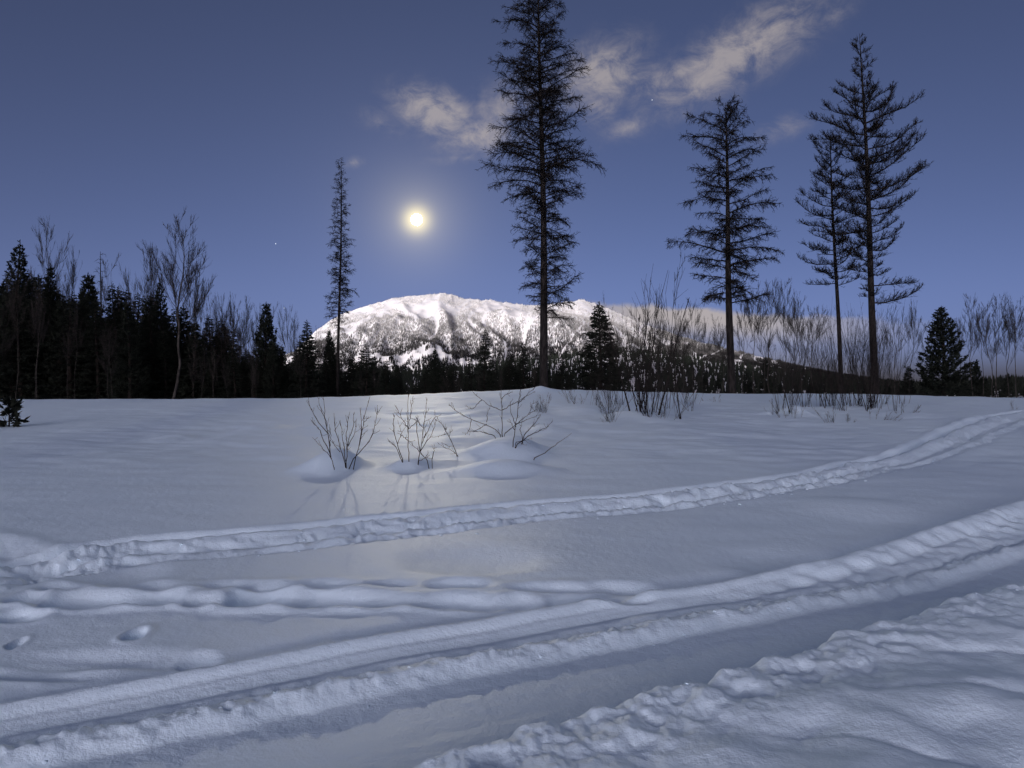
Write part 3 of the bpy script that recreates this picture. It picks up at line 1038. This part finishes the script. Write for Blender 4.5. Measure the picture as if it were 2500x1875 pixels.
def bush(seed, n, H, base_r, spread, r=0.012, forks=5, twigs=3, up=0.5, mat_='willow_bark', sub=0.35):
    """leafless multi-stemmed bush: upright stems fanning from a base, forked, with fine twigs"""
    rng = np.random.RandomState(seed)
    a = rng.uniform(0, 6.283, n)
    q = np.sqrt(rng.uniform(0, 1, n))
    p = np.stack([base_r[0] * q * np.cos(a), base_r[1] * q * np.sin(a), np.full(n, -0.25)], -1)
    if n > 7:                                  # stems rise from a handful of root clumps
        root = p[rng.choice(n, max(2, n // 6), replace=False)]
        p = root[rng.randint(len(root), size=n)] + rng.normal(size=(n, 3)) * [0.09, 0.09, 0.0]
    d = unit(np.stack([q * np.cos(a) * spread, q * np.sin(a) * spread, np.ones(n)], -1) + rng.normal(size=(n, 3)) * [0.17, 0.17, 0])
    L = H * (0.32 + 0.75 * rng.uniform(0, 1, n) ** 0.8)
    st = walk(p, d, L, 9, rng, (0, 0, up * 0.35), 0.035)
    rr = (r * (0.35 + 0.45 * L / H) * rng.choice([0.7, 0.9, 1.2, 2.0], n))[:, None] * (1 - 0.78 * np.linspace(0, 1, 9))[None]
    stems = Bag()
    stems.tubes(st, rr, 4)
    own = np.repeat(np.arange(n), forks)
    t = rng.uniform(0.25, 0.95, len(own))
    p, tg = along_poly(st[own], t)
    d = unit(tg + rng.normal(size=(len(own), 3)) * [0.26, 0.26, 0.1] + [0, 0, 0.15])
    L2 = np.maximum(L[own] * (1 - t) * rng.uniform(0.5, 1.0, len(own)) * sub * 2, 0.15)
    br = walk(p, d, L2, 5, rng, (0, 0, up * 0.4), 0.06)
    tw = Bag()
    tw.tubes(br, (r * 0.36) * np.array([1, .85, .7, .5, .35]), 3)
    own = np.repeat(np.arange(len(L2)), twigs)
    t = rng.uniform(0.15, 1.0, len(own))
    p, tg = along_poly(br[own], t)
    d = unit(tg + rng.normal(size=(len(own), 3)) * 0.26 + [0, 0, 0.2])
    w3 = walk(p, d, np.maximum(L2[own] * rng.uniform(0.2, 0.5, len(own)), 0.08), 2, rng)
    tw.tubes(w3, (r * 0.26) * np.array([1, .6]), 3)
    return stems.mesh('stems', M[mat_]), tw.mesh('twigs', M[mat_])


def hit(px, py, far=48.0):
    """the point of the snow surface seen through a photo pixel"""
    y = np.geomspace(2.8, far, 700)
    x = (px - 1250) / F * y
    ray = EYE - (py - 937.5) / F * y
    below = np.nonzero(terrain(x, y) >= ray)[0]
    i = below[0] if len(below) else len(y) - 1
    return float(x[i]), float(y[i]), float(terrain(x[i:i + 1], y[i:i + 1])[0])


def spot(px, d):
    x = (px - 1250) / F * d
    return x, d, ground_z(x, d)


def top_z(py, d):
    return EYE - (py - 937.5) / F * d


def plant(name, parts, loc, label, category, group=None, rz=0.0, scale=None):
    e = empty(name, loc, label, category, group, rz, scale)
    for nm, me in parts:
        c = obj(nm, me, e)
        if nm in ('twigs', 'limbs', 'stems'):
            c['kind'] = 'stuff'
    return e


# ------------------------------------------------------------------ the five tall larches
def tall_larch(seed, px_base, px_top, py_top, d, width_px, rows, style, label, spacing, dens=1.0):
    """rows: (py, px_left, px_right) outline of the crown in the photograph"""
    x, y, z = spot(px_base, d)
    z -= 0.3
    H = top_z(py_top, d) - z
    k = d / F
    lean = ((px_top - px_base) * k / H, 0)
    crown = []
    for (py, l, r) in sorted(rows, key=lambda q: -q[0]):
        zz = top_z(py, d) - z
        axis = px_base + (px_top - px_base) * zz / H
        crown.append((zz, max((axis - l) * k, 0.1), max((r - axis) * k, 0.1)))
    a, b, c = larch(seed, H, width_px * k * 0.5, crown, lean, style, spacing, dens)
    plant('larch_tree', (('trunk', a), ('limbs', b), ('twigs', c)), (x, y, z), label, 'larch tree', 'tall leafless larches')


tall_larch(3, 824, 834, 384, 78, 8.5, [(800, 815, 835), (770, 800, 850), (740, 800, 862), (700, 797, 865), (660, 795, 862), (620, 800, 858), (560, 805, 856),
           (500, 812, 850), (440, 818, 844), (395, 826, 840), (384, 831, 838)], 0,
           'slender column-like leafless larch standing alone left of the moon', 0.115, 1.25)
tall_larch(11, 1331, 1316, -70, 56, 21, [(775, 1322, 1405), (740, 1290, 1425), (690, 1275, 1425), (640, 1268, 1420), (590, 1260, 1418), (545, 1245, 1412),
           (500, 1225, 1420), (460, 1200, 1415), (415, 1172, 1440), (375, 1180, 1468), (335, 1215, 1440), (290, 1215, 1450), (245, 1200, 1440), (200, 1212, 1420),
           (150, 1222, 1412), (100, 1225, 1408), (50, 1235, 1395), (0, 1250, 1385), (-40, 1290, 1350), (-70, 1312, 1320)], 0,
           'tallest leafless larch rising past the top edge right of the moon', 0.135, 1.15)
tall_larch(21, 1787, 1770, 250, 55, 20, [(740, 1700, 1880), (690, 1668, 1896), (650, 1664, 1900), (600, 1648, 1912), (560, 1660, 1915), (520, 1665, 1905),
           (480, 1660, 1890), (440, 1670, 1890), (400, 1700, 1865), (360, 1685, 1870), (330, 1680, 1865), (300, 1698, 1840), (275, 1715, 1818), (258, 1740, 1795), (250, 1765, 1775)], 1,
           'round-topped leafless larch with level drooping branches, middle of the three on the right', 0.25, 1.5)
tall_larch(31, 2056, 2026, 322, 66, 12, [(700, 1985, 2115), (660, 1950, 2110), (610, 1945, 2110), (560, 1945, 2110), (520, 1942, 2105), (480, 1960, 2100), (440, 1965, 2095),
           (405, 1955, 2085), (370, 1978, 2070), (340, 2000, 2050), (322, 2022, 2032)], 2,
           'thinner leafless larch overlapping the left side of the upswept larch', 0.25, 1.3)
tall_larch(41, 2142, 2100, 82, 60, 19, [(735, 2120, 2245), (700, 2122, 2230), (655, 2040, 2150), (640, 2010, 2190), (600, 2000, 2225), (560, 1985, 2240), (520, 1995, 2245),
           (485, 1990, 2280), (440, 1985, 2275), (400, 1985, 2290), (360, 1990, 2255), (310, 1975, 2255), (265, 2010, 2240), (240, 2040, 2170), (215, 2030, 2140),
           (180, 2060, 2150), (150, 2065, 2150), (130, 2058, 2140), (110, 2080, 2115), (82, 2098, 2103)], 2,
           'tall larch with long upswept branches, rightmost of the tall trees', 0.28, 1.5)


# ------------------------------------------------------------------ evergreens of the wood's edge
CON = {
    'spruce_a': (conifer(101, 14.0, 2.6), 14.0), 'spruce_b': (conifer(102, 12.0, 2.0, -0.25, power=0.95), 12.0),
    'spruce_c': (conifer(103, 9.0, 2.4, -0.1, low=0.03, gap=0.26), 9.0),
    'pine_a': (conifer(104, 9.0, 2.3, pine=True, gap=0.40), 9.0), 'pine_b': (conifer(105, 12.0, 2.3, pine=True, gap=0.6, low=0.12), 12.0),
}


def put_conifer(kind, px, py_top, d, label, group=None, wide=1.0, name=None, rz=0.0, z_off=0.0):
    (a, b), h0 = CON[kind]
    x, y, z = spot(px, d)
    z += z_off
    s = (top_z(py_top, d) - z) / h0
    nm = name or ('pine_tree' if kind.startswith('pine') else 'spruce_tree')
    return plant(nm, (('trunk', a), ('crown', b)), (x, y, z - 0.1), label, 'pine tree' if kind.startswith('pine') else 'spruce tree', group, rz, (s * wide, s * wide, s))


EDGE = 'evergreens that stand out along the edge of the wood'
put_conifer('pine_b', 33, 584, 70, 'broad dark evergreen at the left edge of the photo, tallest of the evergreens', EDGE, 1.25)
put_conifer('pine_b', 124, 640, 74, 'dark evergreen with ragged top, second from the left edge', EDGE, 1.0, rz=1.3)
put_conifer('spruce_b', 86, 668, 78, 'small dark evergreen top between the two leftmost big evergreens', EDGE, 1.0, rz=2.2)
put_conifer('pine_a', 217, 668, 80, 'dark evergreen with a pointed tufted top left of the thin snag', EDGE, 1.05, rz=0.6)
put_conifer('spruce_a', 276, 688, 82, 'narrow dark evergreen just right of the thin snag', EDGE, 1.0, rz=0.2)
put_conifer('spruce_b', 312, 704, 84, 'drooping-topped dark evergreen midway between the snag and the big bare tree', EDGE, 1.2, rz=0.9)
put_conifer('pine_b', 398, 680, 76, 'dark evergreen directly left of the big bare tree', EDGE, 0.95, rz=2.8)
put_conifer('spruce_c', 447, 742, 80, 'low dark evergreen tucked right of the big bare tree', EDGE, 0.8, rz=2.0)
put_conifer('pine_a', 651, 738, 72, 'open-branched pine standing alone above the bare trees left of the slender larch', EDGE, 1.0, rz=0.4)
put_conifer('spruce_a', 746, 778, 66, 'dense dark evergreen just left of the slender larch', EDGE, 1.35, rz=1.1)
put_conifer('pine_a', 806, 806, 82, 'small pine partly behind the trunk of the slender larch', EDGE, 0.8, rz=2.1)
put_conifer('spruce_a', 893, 834, 64, 'black bushy spruce to the right of the slender larch', EDGE, 1.5, rz=0.3)
put_conifer('pine_a', 1064, 850, 82, 'small pine below the bare white knoll of the mountain', EDGE, 0.85, rz=1.9)
put_conifer('spruce_a', 1184, 798, 66, 'narrow dark spruce in front of the mountain left of the tallest larch', EDGE, 1.1, rz=2.5)
put_conifer('spruce_b', 1277, 832, 74, 'small dark spruce just left of the tallest larch trunk', EDGE, 1.2, rz=0.8)
put_conifer('spruce_c', 1466, 735, 50, 'broad black spruce in front of the mountain right of the tallest larch', EDGE, 1.22, rz=0.5)
put_conifer('pine_a', 2303, 746, 52, 'dark tufted pine right of the upswept larch', EDGE, 1.6, rz=1.4)
put_conifer('pine_a', 2385, 878, 58, 'low dark pine in the shade right of the tufted pine', EDGE, 1.1, rz=0.2)
put_conifer('spruce_c', 2215, 892, 60, 'low dark spruce left of the tufted pine', EDGE, 1.0, rz=2.9)
put_conifer('spruce_c', 1868, 868, 62, 'small dark spruce among bare saplings right of the round-topped larch', EDGE, 0.8, rz=1.5)

# seedling at the left edge, in the open snow
sx, sy, sz = hit(22, 1042)
a, b = conifer(120, 0.72, 0.27, 0.35, low=0.06, gap=0.10)
plant('spruce_seedling', (('trunk', a), ('crown', b)), (sx, sy, sz - 0.05), 'tiny spruce seedling poking out of the snow at the left edge', 'seedling')

# the black mass of the wood behind them
MASS = [(-200, 640), (0, 640), (60, 672), (150, 700), (250, 715), (380, 715), (450, 755), (520, 780), (620, 795), (720, 808), (800, 845), (950, 880), (1100, 884), (1250, 878), (1360, 872),
        (1480, 890), (1600, 905), (1800, 915), (2000, 915), (2200, 915), (2350, 905), (2450, 893), (2700, 880)]
rng = np.random.RandomState(77)
kinds = ['spruce_a', 'spruce_b', 'pine_b', 'spruce_a']
n_wood = 0
for row, d in enumerate((72, 80, 90, 102)):
    pxs = np.arange(-170 if row % 2 else -490, 2670, 32)
    pxs = pxs + rng.uniform(-12, 12, len(pxs))
    for px in pxs:
        if px > 1400 and (row not in (0, 2) or rng.uniform() < 0.35):
            continue
        lim = spline(MASS, px)
        py = lim - 22 + 95 * rng.uniform(0, 1) ** 0.75 + (12 if row < 2 else 0)
        py = min(py, 935)
        dd = d + rng.uniform(-3, 3)
        if px < 1380:
            lab, grp = 'dark conifer lost in the black wood across the left and middle', 'conifers merging into the black wood'
        else:
            lab, grp = 'low dark conifer in the shaded thicket behind the right larches', 'low conifers behind the right larches'
        put_conifer(kinds[rng.randint(4)], px, py, dd, lab, grp, rng.uniform(1.2, 1.75) if px < 1380 else rng.uniform(1.2, 1.9), 'conifer_tree', rng.uniform(0, 6.28))
        n_wood += 1

# ------------------------------------------------------------------ leafless broadleaf trees
ASP = [(bare_tree(201, 10, 0.046, 0.42, 0.42, 16, 9, 9, 0.35), 10.0), (bare_tree(202, 10, 0.044, 0.5, 0.36, 15, 9, 9, 0.5, lean=(0.05, 0)), 10.0),
       (bare_tree(203, 10, 0.041, 0.36, 0.5, 17, 9, 9, 0.3, lean=(-0.04, 0.02)), 10.0), (bare_tree(204, 10, 0.049, 0.55, 0.45, 14, 10, 9, 0.4), 10.0)]


def put_aspen(i, px, py_top, d, label, group, wide=1.0, name='aspen_tree', rz=0.0, cat='aspen tree'):
    (a, b), h0 = ASP[i % 4]
    x, y, z = spot(px, d)
    s = (top_z(py_top, d) - z) / h0
    return plant(name, (('trunk', a), ('crown', b)), (x, y, z - 0.1), label, cat, group, rz, (s * wide, s * wide, s))


a, b = bare_tree(210, 15.5, 0.12, 0.44, 0.62, 24, 11, 11, 0.55, reach=0.36, fine=0.007)
x, y, z = spot(424, 64)
s = (top_z(540, 64) - z) / 15.5
plant('bare_tree', (('trunk', a), ('crown', b)), (x, y, z), 'big bare broad-crowned tree rising above the left wood', 'bare tree', None, 0.4, (s, s, s))
SKY = 'bare treetops showing above the left wood'
for i, (px, py, d, wd, txt) in enumerate((
        (112, 560, 84, 0.7, 'faint bare treetop between the two leftmost evergreens'),
        (168, 640, 88, 0.7, 'low faint bare treetop right of the second evergreen'),
        (284, 645, 88, 0.7, 'faint bare treetop right of the thin snag'),
        (366, 628, 80, 0.75, 'bare tree close on the left of the big bare tree'),
        (345, 690, 84, 0.9, 'short bare tree left of the evergreen beside the big bare tree'),
        (470, 655, 74, 0.8, 'bare tree close on the right of the big bare tree'))):
    put_aspen(i, px, py, d, txt, SKY, wd, 'bare_tree', i * 1.1, 'bare tree')
a, b, c = larch(230, 12.5, 0.10, [(5.5, 0.5, 0.5), (8, 0.5, 0.55), (10, 0.45, 0.4), (12, 0.15, 0.15)], (0, 0), 0, 0.3, 0.6)
x, y, z = spot(246, 76)
s = (top_z(614, 76) - z) / 12.5
plant('snag_tree', (('trunk', a), ('limbs', b), ('twigs', c)), (x, y, z), 'thin bare snag spiking above the left wood', 'dead tree', None, 0, (s, s, s))

rng = np.random.RandomState(31)
ORD = ['leftmost', 'second', 'third', 'fourth', 'fifth', 'sixth', 'seventh', 'eighth', 'ninth', 'tenth', 'eleventh', 'twelfth', 'thirteenth', 'fourteenth']


def nth(i, n):
    return 'rightmost' if i == n - 1 else ORD[i] if i == 0 else ORD[i] + ' from left'


pts = [(486, 745), (510, 742), (535, 738), (560, 740), (583, 752), (606, 742), (628, 765), (675, 755), (700, 765), (722, 790), (775, 815), (500, 770), (548, 765), (592, 775)]
pts.sort()
for i, (px, py) in enumerate(pts):
    put_aspen(i, px, py, 78 + rng.uniform(-5, 6), 'bare grey aspen, %s of the row between big bare tree and slender larch' % nth(i, len(pts)), 'grey aspens left of the slender larch',
              rng.uniform(0.55, 0.8), rz=rng.uniform(0, 6.28))
for i in range(24):
    px = rng.uniform(-20, 1350)
    py = spline(MASS, px) + rng.uniform(20, 110)
    put_aspen(i, px, min(py, 905), rng.uniform(58, 64), 'thin pale bare stem in front of the black wood', 'thin pale stems before the black wood', rng.uniform(0.45, 0.7), 'aspen_sapling',
              rng.uniform(0, 6.28), 'aspen sapling')
RIGHT = [(1590, 805), (1618, 780), (1643, 762), (1665, 790), (1692, 742), (1716, 788), (1740, 778), (1760, 800), (1815, 745), (1842, 712), (1862, 735), (1882, 702), (1915, 698),
         (1936, 730), (1962, 738), (1990, 760), (2185, 775), (2222, 752), (2250, 790), (2345, 790), (2372, 730), (2398, 765), (2418, 742), (2440, 735), (2462, 760), (2482, 748), (2508, 735), (2540, 730)]
for i, (px, py) in enumerate(RIGHT):
    if px < 1780:
        lab, grp = 'bare sapling between the black spruce and the round-topped larch', 'bare saplings left of the round-topped larch'
    elif px < 2100:
        lab, grp = 'bare young aspen between the round-topped larch and the upswept larch', 'bare aspens between the right larches'
    elif px < 2300:
        lab, grp = 'bare grey sapling between the upswept larch and the tufted pine', 'bare saplings left of the tufted pine'
    else:
        lab, grp = 'bare grey aspen standing right of the tufted pine', 'bare aspens at the right edge'
    mates = [q for q in RIGHT if (q[0] < 1780) == (px < 1780) and (q[0] < 2100) == (px < 2100) and (q[0] < 2300) == (px < 2300)]
    lab = lab.replace('bare', nth(mates.index((px, py)), len(mates)) + ' bare', 1)
    put_aspen(i, px, py, rng.uniform(50, 60), lab, grp, rng.uniform(0.7, 1.0), rz=rng.uniform(0, 6.28))

# ------------------------------------------------------------------ bushes on the near side of the crest
BUSH = 'leafless bushes below the crest'
for (seed, px, py, py_top, n, br, spr, r, label) in (
        (301, 1418, 985, 905, 9, (0.35, 0.3), 1.0, 0.012, 'low fan of thin twigs left of the tall sapling clump'),
        (302, 1465, 1015, 890, 14, (0.30, 0.25), 0.75, 0.014, 'bare bush leaning out at the left foot of the tall sapling clump'),
        (303, 1500, 1030, 925, 9, (0.15, 0.12), 1.1, 0.012, 'low spreading bush nearest the camera below the tall sapling clump'),
        (304, 1500, 992, 700, 16, (0.8, 0.5), 0.18, 0.016, 'thin upright willow stems in front of the black spruce'),
        (305, 1568, 1005, 606, 9, (0.5, 0.3), 0.14, 0.050, 'tall pale sapling clump reaching above the mountain ridge'),
        (306, 1600, 1008, 745, 34, (0.75, 0.5), 0.28, 0.019, 'dense dark thicket right under the tall sapling clump'),
        (307, 1655, 1000, 770, 16, (0.6, 0.4), 0.30, 0.016, 'bare thicket between the tall sapling clump and the round-topped larch'),
        (308, 1700, 985, 830, 10, (0.45, 0.3), 0.55, 0.012, 'small bare bush left of the round-topped larch'),
        (309, 1745, 980, 945, 6, (0.2, 0.15), 1.3, 0.009, 'tiny twiggy bush at the foot of the round-topped larch'),
        (311, 1925, 1003, 760, 13, (0.6, 0.35), 0.22, 0.020, 'leftmost upright stems of the big right thicket'),
        (312, 1985, 992, 730, 26, (0.9, 0.5), 0.22, 0.022, 'tall stems of the big right thicket left of the thinner larch'),
        (313, 2050, 992, 720, 44, (1.0, 0.6), 0.22, 0.024, 'densest part of the big right thicket, around the thinner larch'),
        (314, 2115, 995, 728, 40, (0.9, 0.5), 0.24, 0.022, 'dense stems of the big right thicket, around the upswept larch'),
        (315, 2165, 985, 765, 20, (0.7, 0.45), 0.34, 0.016, 'right end of the big right thicket'),
        (317, 1935, 1018, 955, 6, (0.25, 0.2), 0.6, 0.010, 'short twigs beside the round snow hump before the right thicket'),
        (318, 2075, 1032, 965, 9, (0.5, 0.2), 0.9, 0.010, 'low twigs poking from the snow in front of the right thicket'),
        (319, 2180, 1012, 948, 7, (0.3, 0.2), 1.3, 0.010, 'low bush arching to the right at the right thicket foot'),
        (322, 1890, 1012, 962, 5, (0.15, 0.1), 1.6, 0.012, 'arching twigs lying left of the round snow hump before the right thicket'),
        (323, 2130, 1025, 962, 6, (0.2, 0.15), 1.5, 0.012, 'flat arching branches on the snow before the right end of the thicket'),
        (324, 1625, 1022, 930, 7, (0.2, 0.15), 1.0, 0.012, 'low leaning bush right of the dense dark thicket foot'),
        (320, 2478, 1000, 965, 5, (0.3, 0.2), 1.2, 0.008, 'few twigs on the snow near the right edge beside the track'),
        (321, 1324, 1008, 943, 13, (0.10, 0.08), 0.55, 0.010, 'small upright bush below the pointed snow crest'),
        ):
    x, y, z = hit(px, py)
    H = top_z(py_top, y) - z
    a, b = bush(seed, int(n * 1.2), H, (br[0] * 1.5, br[1] * 2.6), spr, r * 0.46, 8, 5, 0.5 if spr < 0.6 else 0.15)
    plant('willow_bush' if seed != 305 else 'aspen_clump', (('stems', a), ('twigs', b)), (x, y, z), label, 'bush' if seed != 305 else 'sapling clump', BUSH)


# ------------------------------------------------------------------ traced shrubs in the foreground snow
def traced(name, seed, base, lines, label, r=0.0085, twig=0.9, d_lift=0.0):
    """stems given as photo polylines (zoom frame), rebuilt at the shrub's own distance with depth and side twigs"""
    rng = np.random.RandomState(seed)
    zx = lambda X, Y: (700 + X * 0.33905, 900 + Y * 0.33905)
    bx, by, bz = hit(*zx(*base))
    k = by / F
    stems, twigs = [], Bag()
    for ln in lines:
        q = np.array([zx(*p) for p in ln])
        n = len(q)
        depth = np.linspace(0, 1, n) * rng.uniform(-0.35, 0.35)
        P = np.stack([(q[:, 0] - 1250) * (by + depth) / F, by + depth, EYE - (q[:, 1] - 937.5) * (by + depth) / F], -1) - np.array([bx, by, bz])
        # resample with a little crookedness
        t = np.linspace(0, n - 1, 12)
        P = np.stack([np.interp(t, np.arange(n), P[:, i]) for i in range(3)], -1)
        P[1:-1] += rng.normal(size=(10, 3)) * 0.006
        P[0, 2] -= 0.12 if ln[0][1] > base[1] - 70 else 0.0
        ln_ = np.linalg.norm(np.diff(P, axis=0), axis=1).sum()
        rr = r * (0.55 + 0.45 * min(ln_ / 1.0, 1.0)) * (1 - 0.72 * np.linspace(0, 1, 12))
        one = Bag()
        one.tubes(P[None], rr, 6)
        stems.append(one.mesh('stem', M['shrub_bark']))
        m = max(int(ln_ / 0.10 * twig), 2)
        tt = rng.uniform(0.25, 1.0, m)
        p, tg = along_poly(np.repeat(P[None], m, 0), tt)
        d = unit(tg + rng.normal(size=(m, 3)) * 0.5 + [0, 0, 0.15])
        L = rng.uniform(0.04, 0.20, m) * (1.15 - 0.5 * tt)
        tw = walk(p, d, L, 4, rng, (0, 0, 0.35), 0.14)
        twigs.tubes(tw, np.array([0.0034, 0.0030, 0.0027, 0.0022]), 3)
        bud = tw[:, -1]
        twigs.blades(bud, unit(rng.normal(size=(m, 3)) * 0.4 + [0, 0, 1]) * 0.018, np.full(m, 0.008), rng)
    parts = [('stem', s_) for s_ in stems]
    if twig > 0.2:
        parts.append(('twigs', twigs.mesh('twigs', M['shrub_bark'])))
    plant(name, parts, (bx, by, bz), label, 'shrub' if name != 'bare_stick' else 'stick', 'bare shrubs in the foreground snow' if name != 'bare_stick' else None)


traced('bare_shrub', 401, (348, 738), [
    [(348, 740), (325, 650), (265, 580), (185, 495)], [(318, 640), (300, 480), (275, 330), (262, 185)], [(318, 630), (230, 430), (172, 365)],
    [(300, 470), (215, 370), (165, 270), (150, 190)], [(285, 380), (245, 290), (232, 190)], [(312, 560), (318, 470), (308, 400)]],
    'leftmost foreground shrub, its thin stems leaning left over the snow mound')
traced('bare_shrub', 402, (430, 718), [
    [(430, 720), (435, 560), (480, 400), (482, 330)], [(430, 720), (390, 590), (350, 440), (340, 320)], [(430, 700), (410, 560), (385, 370)],
    [(437, 600), (430, 450), (455, 310)], [(480, 675), (520, 560), (555, 390), (600, 200)], [(440, 690), (590, 530), (635, 420), (658, 290)],
    [(520, 560), (540, 420), (527, 280)], [(440, 560), (490, 470), (500, 400)], [(385, 600), (340, 545), (330, 520)], [(555, 390), (585, 355), (590, 345)]],
    'bushy second foreground shrub from the left, rooted in the left snow mound')
traced('bare_shrub', 403, (880, 680), [
    [(838, 685), (800, 540), (768, 440), (765, 320)], [(880, 680), (875, 540), (872, 330), (878, 190)], [(875, 430), (830, 360), (785, 265)],
    [(875, 430), (890, 330), (910, 195)], [(838, 685), (790, 570), (735, 515)], [(878, 520), (840, 490), (795, 462)], [(872, 440), (920, 400), (945, 365)],
    [(800, 540), (825, 470), (800, 370)]],
    'middle foreground shrub with one straight tall central stem')
traced('bare_shrub', 404, (942, 695), [
    [(940, 695), (960, 600), (990, 400), (1012, 215)], [(1025, 675), (960, 600), (880, 520)], [(960, 600), (935, 400), (930, 345)],
    [(960, 600), (1040, 480), (1090, 345)], [(990, 500), (1060, 360), (1075, 340)], [(985, 430), (950, 390), (935, 350)], [(1048, 668), (1060, 580), (1062, 545)],
    [(975, 540), (1000, 470), (985, 400)], [(945, 665), (1010, 640), (1030, 620)]],
    'foreground shrub just right of the straight-stemmed one, with crossing stems')
traced('bare_shrub', 405, (1238, 632), [
    [(1238, 635), (1170, 490), (1120, 400), (1065, 360)], [(1238, 635), (1200, 600), (1090, 540)], [(1170, 490), (1182, 450), (1180, 440)],
    [(1150, 470), (1075, 490)], [(1200, 560), (1160, 560), (1110, 530)], [(1130, 420), (1150, 440), (1148, 425)]],
    'foreground shrub bent over to the left beside the right snow mound')
traced('bare_shrub', 406, (1557, 492), [
    [(1557, 490), (1548, 380), (1545, 200), (1543, 20)], [(1557, 490), (1480, 420), (1330, 365), (1220, 310), (1172, 258)], [(1545, 300), (1450, 260), (1345, 175)],
    [(1405, 225), (1340, 290), (1285, 290)], [(1330, 365), (1315, 440), (1283, 480)], [(1548, 300), (1640, 250), (1790, 160)], [(1557, 480), (1650, 400), (1830, 330)],
    [(1520, 495), (1400, 450), (1315, 455)], [(1440, 400), (1380, 440), (1320, 455)], [(1440, 385), (1445, 320), (1462, 285)], [(1546, 220), (1580, 180), (1630, 170)],
    [(1560, 492), (1530, 460), (1520, 430)]],
    'tall wide-armed foreground shrub on top of the right snow mound', 0.0095)
traced('bare_shrub', 407, (1628, 568), [
    [(1628, 570), (1650, 400), (1668, 250), (1682, 155)], [(1628, 570), (1760, 470), (1880, 420), (1910, 375)], [(1640, 540), (1700, 515), (1775, 505)],
    [(1650, 400), (1740, 330), (1780, 240)], [(1690, 500), (1790, 390), (1830, 330)], [(1640, 440), (1600, 360)], [(1668, 250), (1720, 200), (1800, 120)],
    [(1700, 500), (1680, 440), (1690, 390)], [(1650, 420), (1610, 300), (1612, 240)], [(1740, 330), (1790, 300), (1797, 250)]],
    'foreground shrub nearest the camera on the right snow mound', 0.0095)
traced('bare_stick', 408, (1758, 662), [[(1758, 663), (1880, 590), (1960, 530), (2053, 462)]], 'single bare stick slanting out of the snow right of the mound', 0.010, 0.1)

# ------------------------------------------------------------------ loose snow thrown up beside the tracks
def clods():
    rng = np.random.RandomState(55)
    V, T = [], []
    off = 0
    ico = np.array([[0, 0, 1], [.894, 0, .447], [.276, .851, .447], [-.724, .526, .447], [-.724, -.526, .447], [.276, -.851, .447],
                    [.724, .526, -.447], [-.276, .851, -.447], [-.894, 0, -.447], [-.276, -.851, -.447], [.724, -.526, -.447], [0, 0, -1]])
    fc = np.array([[0, 1, 2], [0, 2, 3], [0, 3, 4], [0, 4, 5], [0, 5, 1], [1, 6, 2], [2, 7, 3], [3, 8, 4], [4, 9, 5], [5, 10, 1],
                   [6, 7, 2], [7, 8, 3], [8, 9, 4], [9, 10, 5], [10, 6, 1], [11, 7, 6], [11, 8, 7], [11, 9, 8], [11, 10, 9], [11, 6, 10]])
    spots = []
    for cv, n, lo, hi, big in ((TRACK, 120, -0.8, -0.45, 0.018), (TRACK, 120, -0.4, 0.3, 0.016), (RIDGE, 40, -0.3, 0.05, 0.006), (BANK, 30, -0.3, 0.05, 0.008)):
        q, t = cv
        i = rng.randint(1, len(q) - 1, n)
        tx = q[i + 1] - q[i - 1]
        tx /= np.linalg.norm(tx, axis=1, keepdims=True)
        o = lo + (hi - lo) * rng.beta(2.2, 1.2, n)
        spots.append(np.concatenate([q[i] + np.stack([-tx[:, 1], tx[:, 0]], -1) * o[:, None], (big * rng.uniform(0.15, 1, n) ** 2.2 + 0.006)[:, None]], 1))
    S = np.concatenate(spots)
    z = terrain(S[:, 0], S[:, 1])
    for (x, y, r), zz in zip(S, z):
        v = ico * (1 + 0.28 * rng.normal(size=(12, 1))) * r * np.array([rng.uniform(0.9, 1.7), rng.uniform(0.8, 1.3), rng.uniform(0.5, 0.9)])
        a = rng.uniform(0, 6.28)
        v = np.stack([v[:, 0] * math.cos(a) - v[:, 1] * math.sin(a), v[:, 0] * math.sin(a) + v[:, 1] * math.cos(a), v[:, 2]], -1)
        V.append(v + [x, y, zz - r * 0.05])
        T.append(fc + off)
        off += 12
    obj('snow_clods', make_mesh('snow_clods', np.concatenate(V), None, np.concatenate(T), M['snow']), kind='stuff',
        label='loose crumbs of snow scattered beside the tracks', category='snow')


clods()
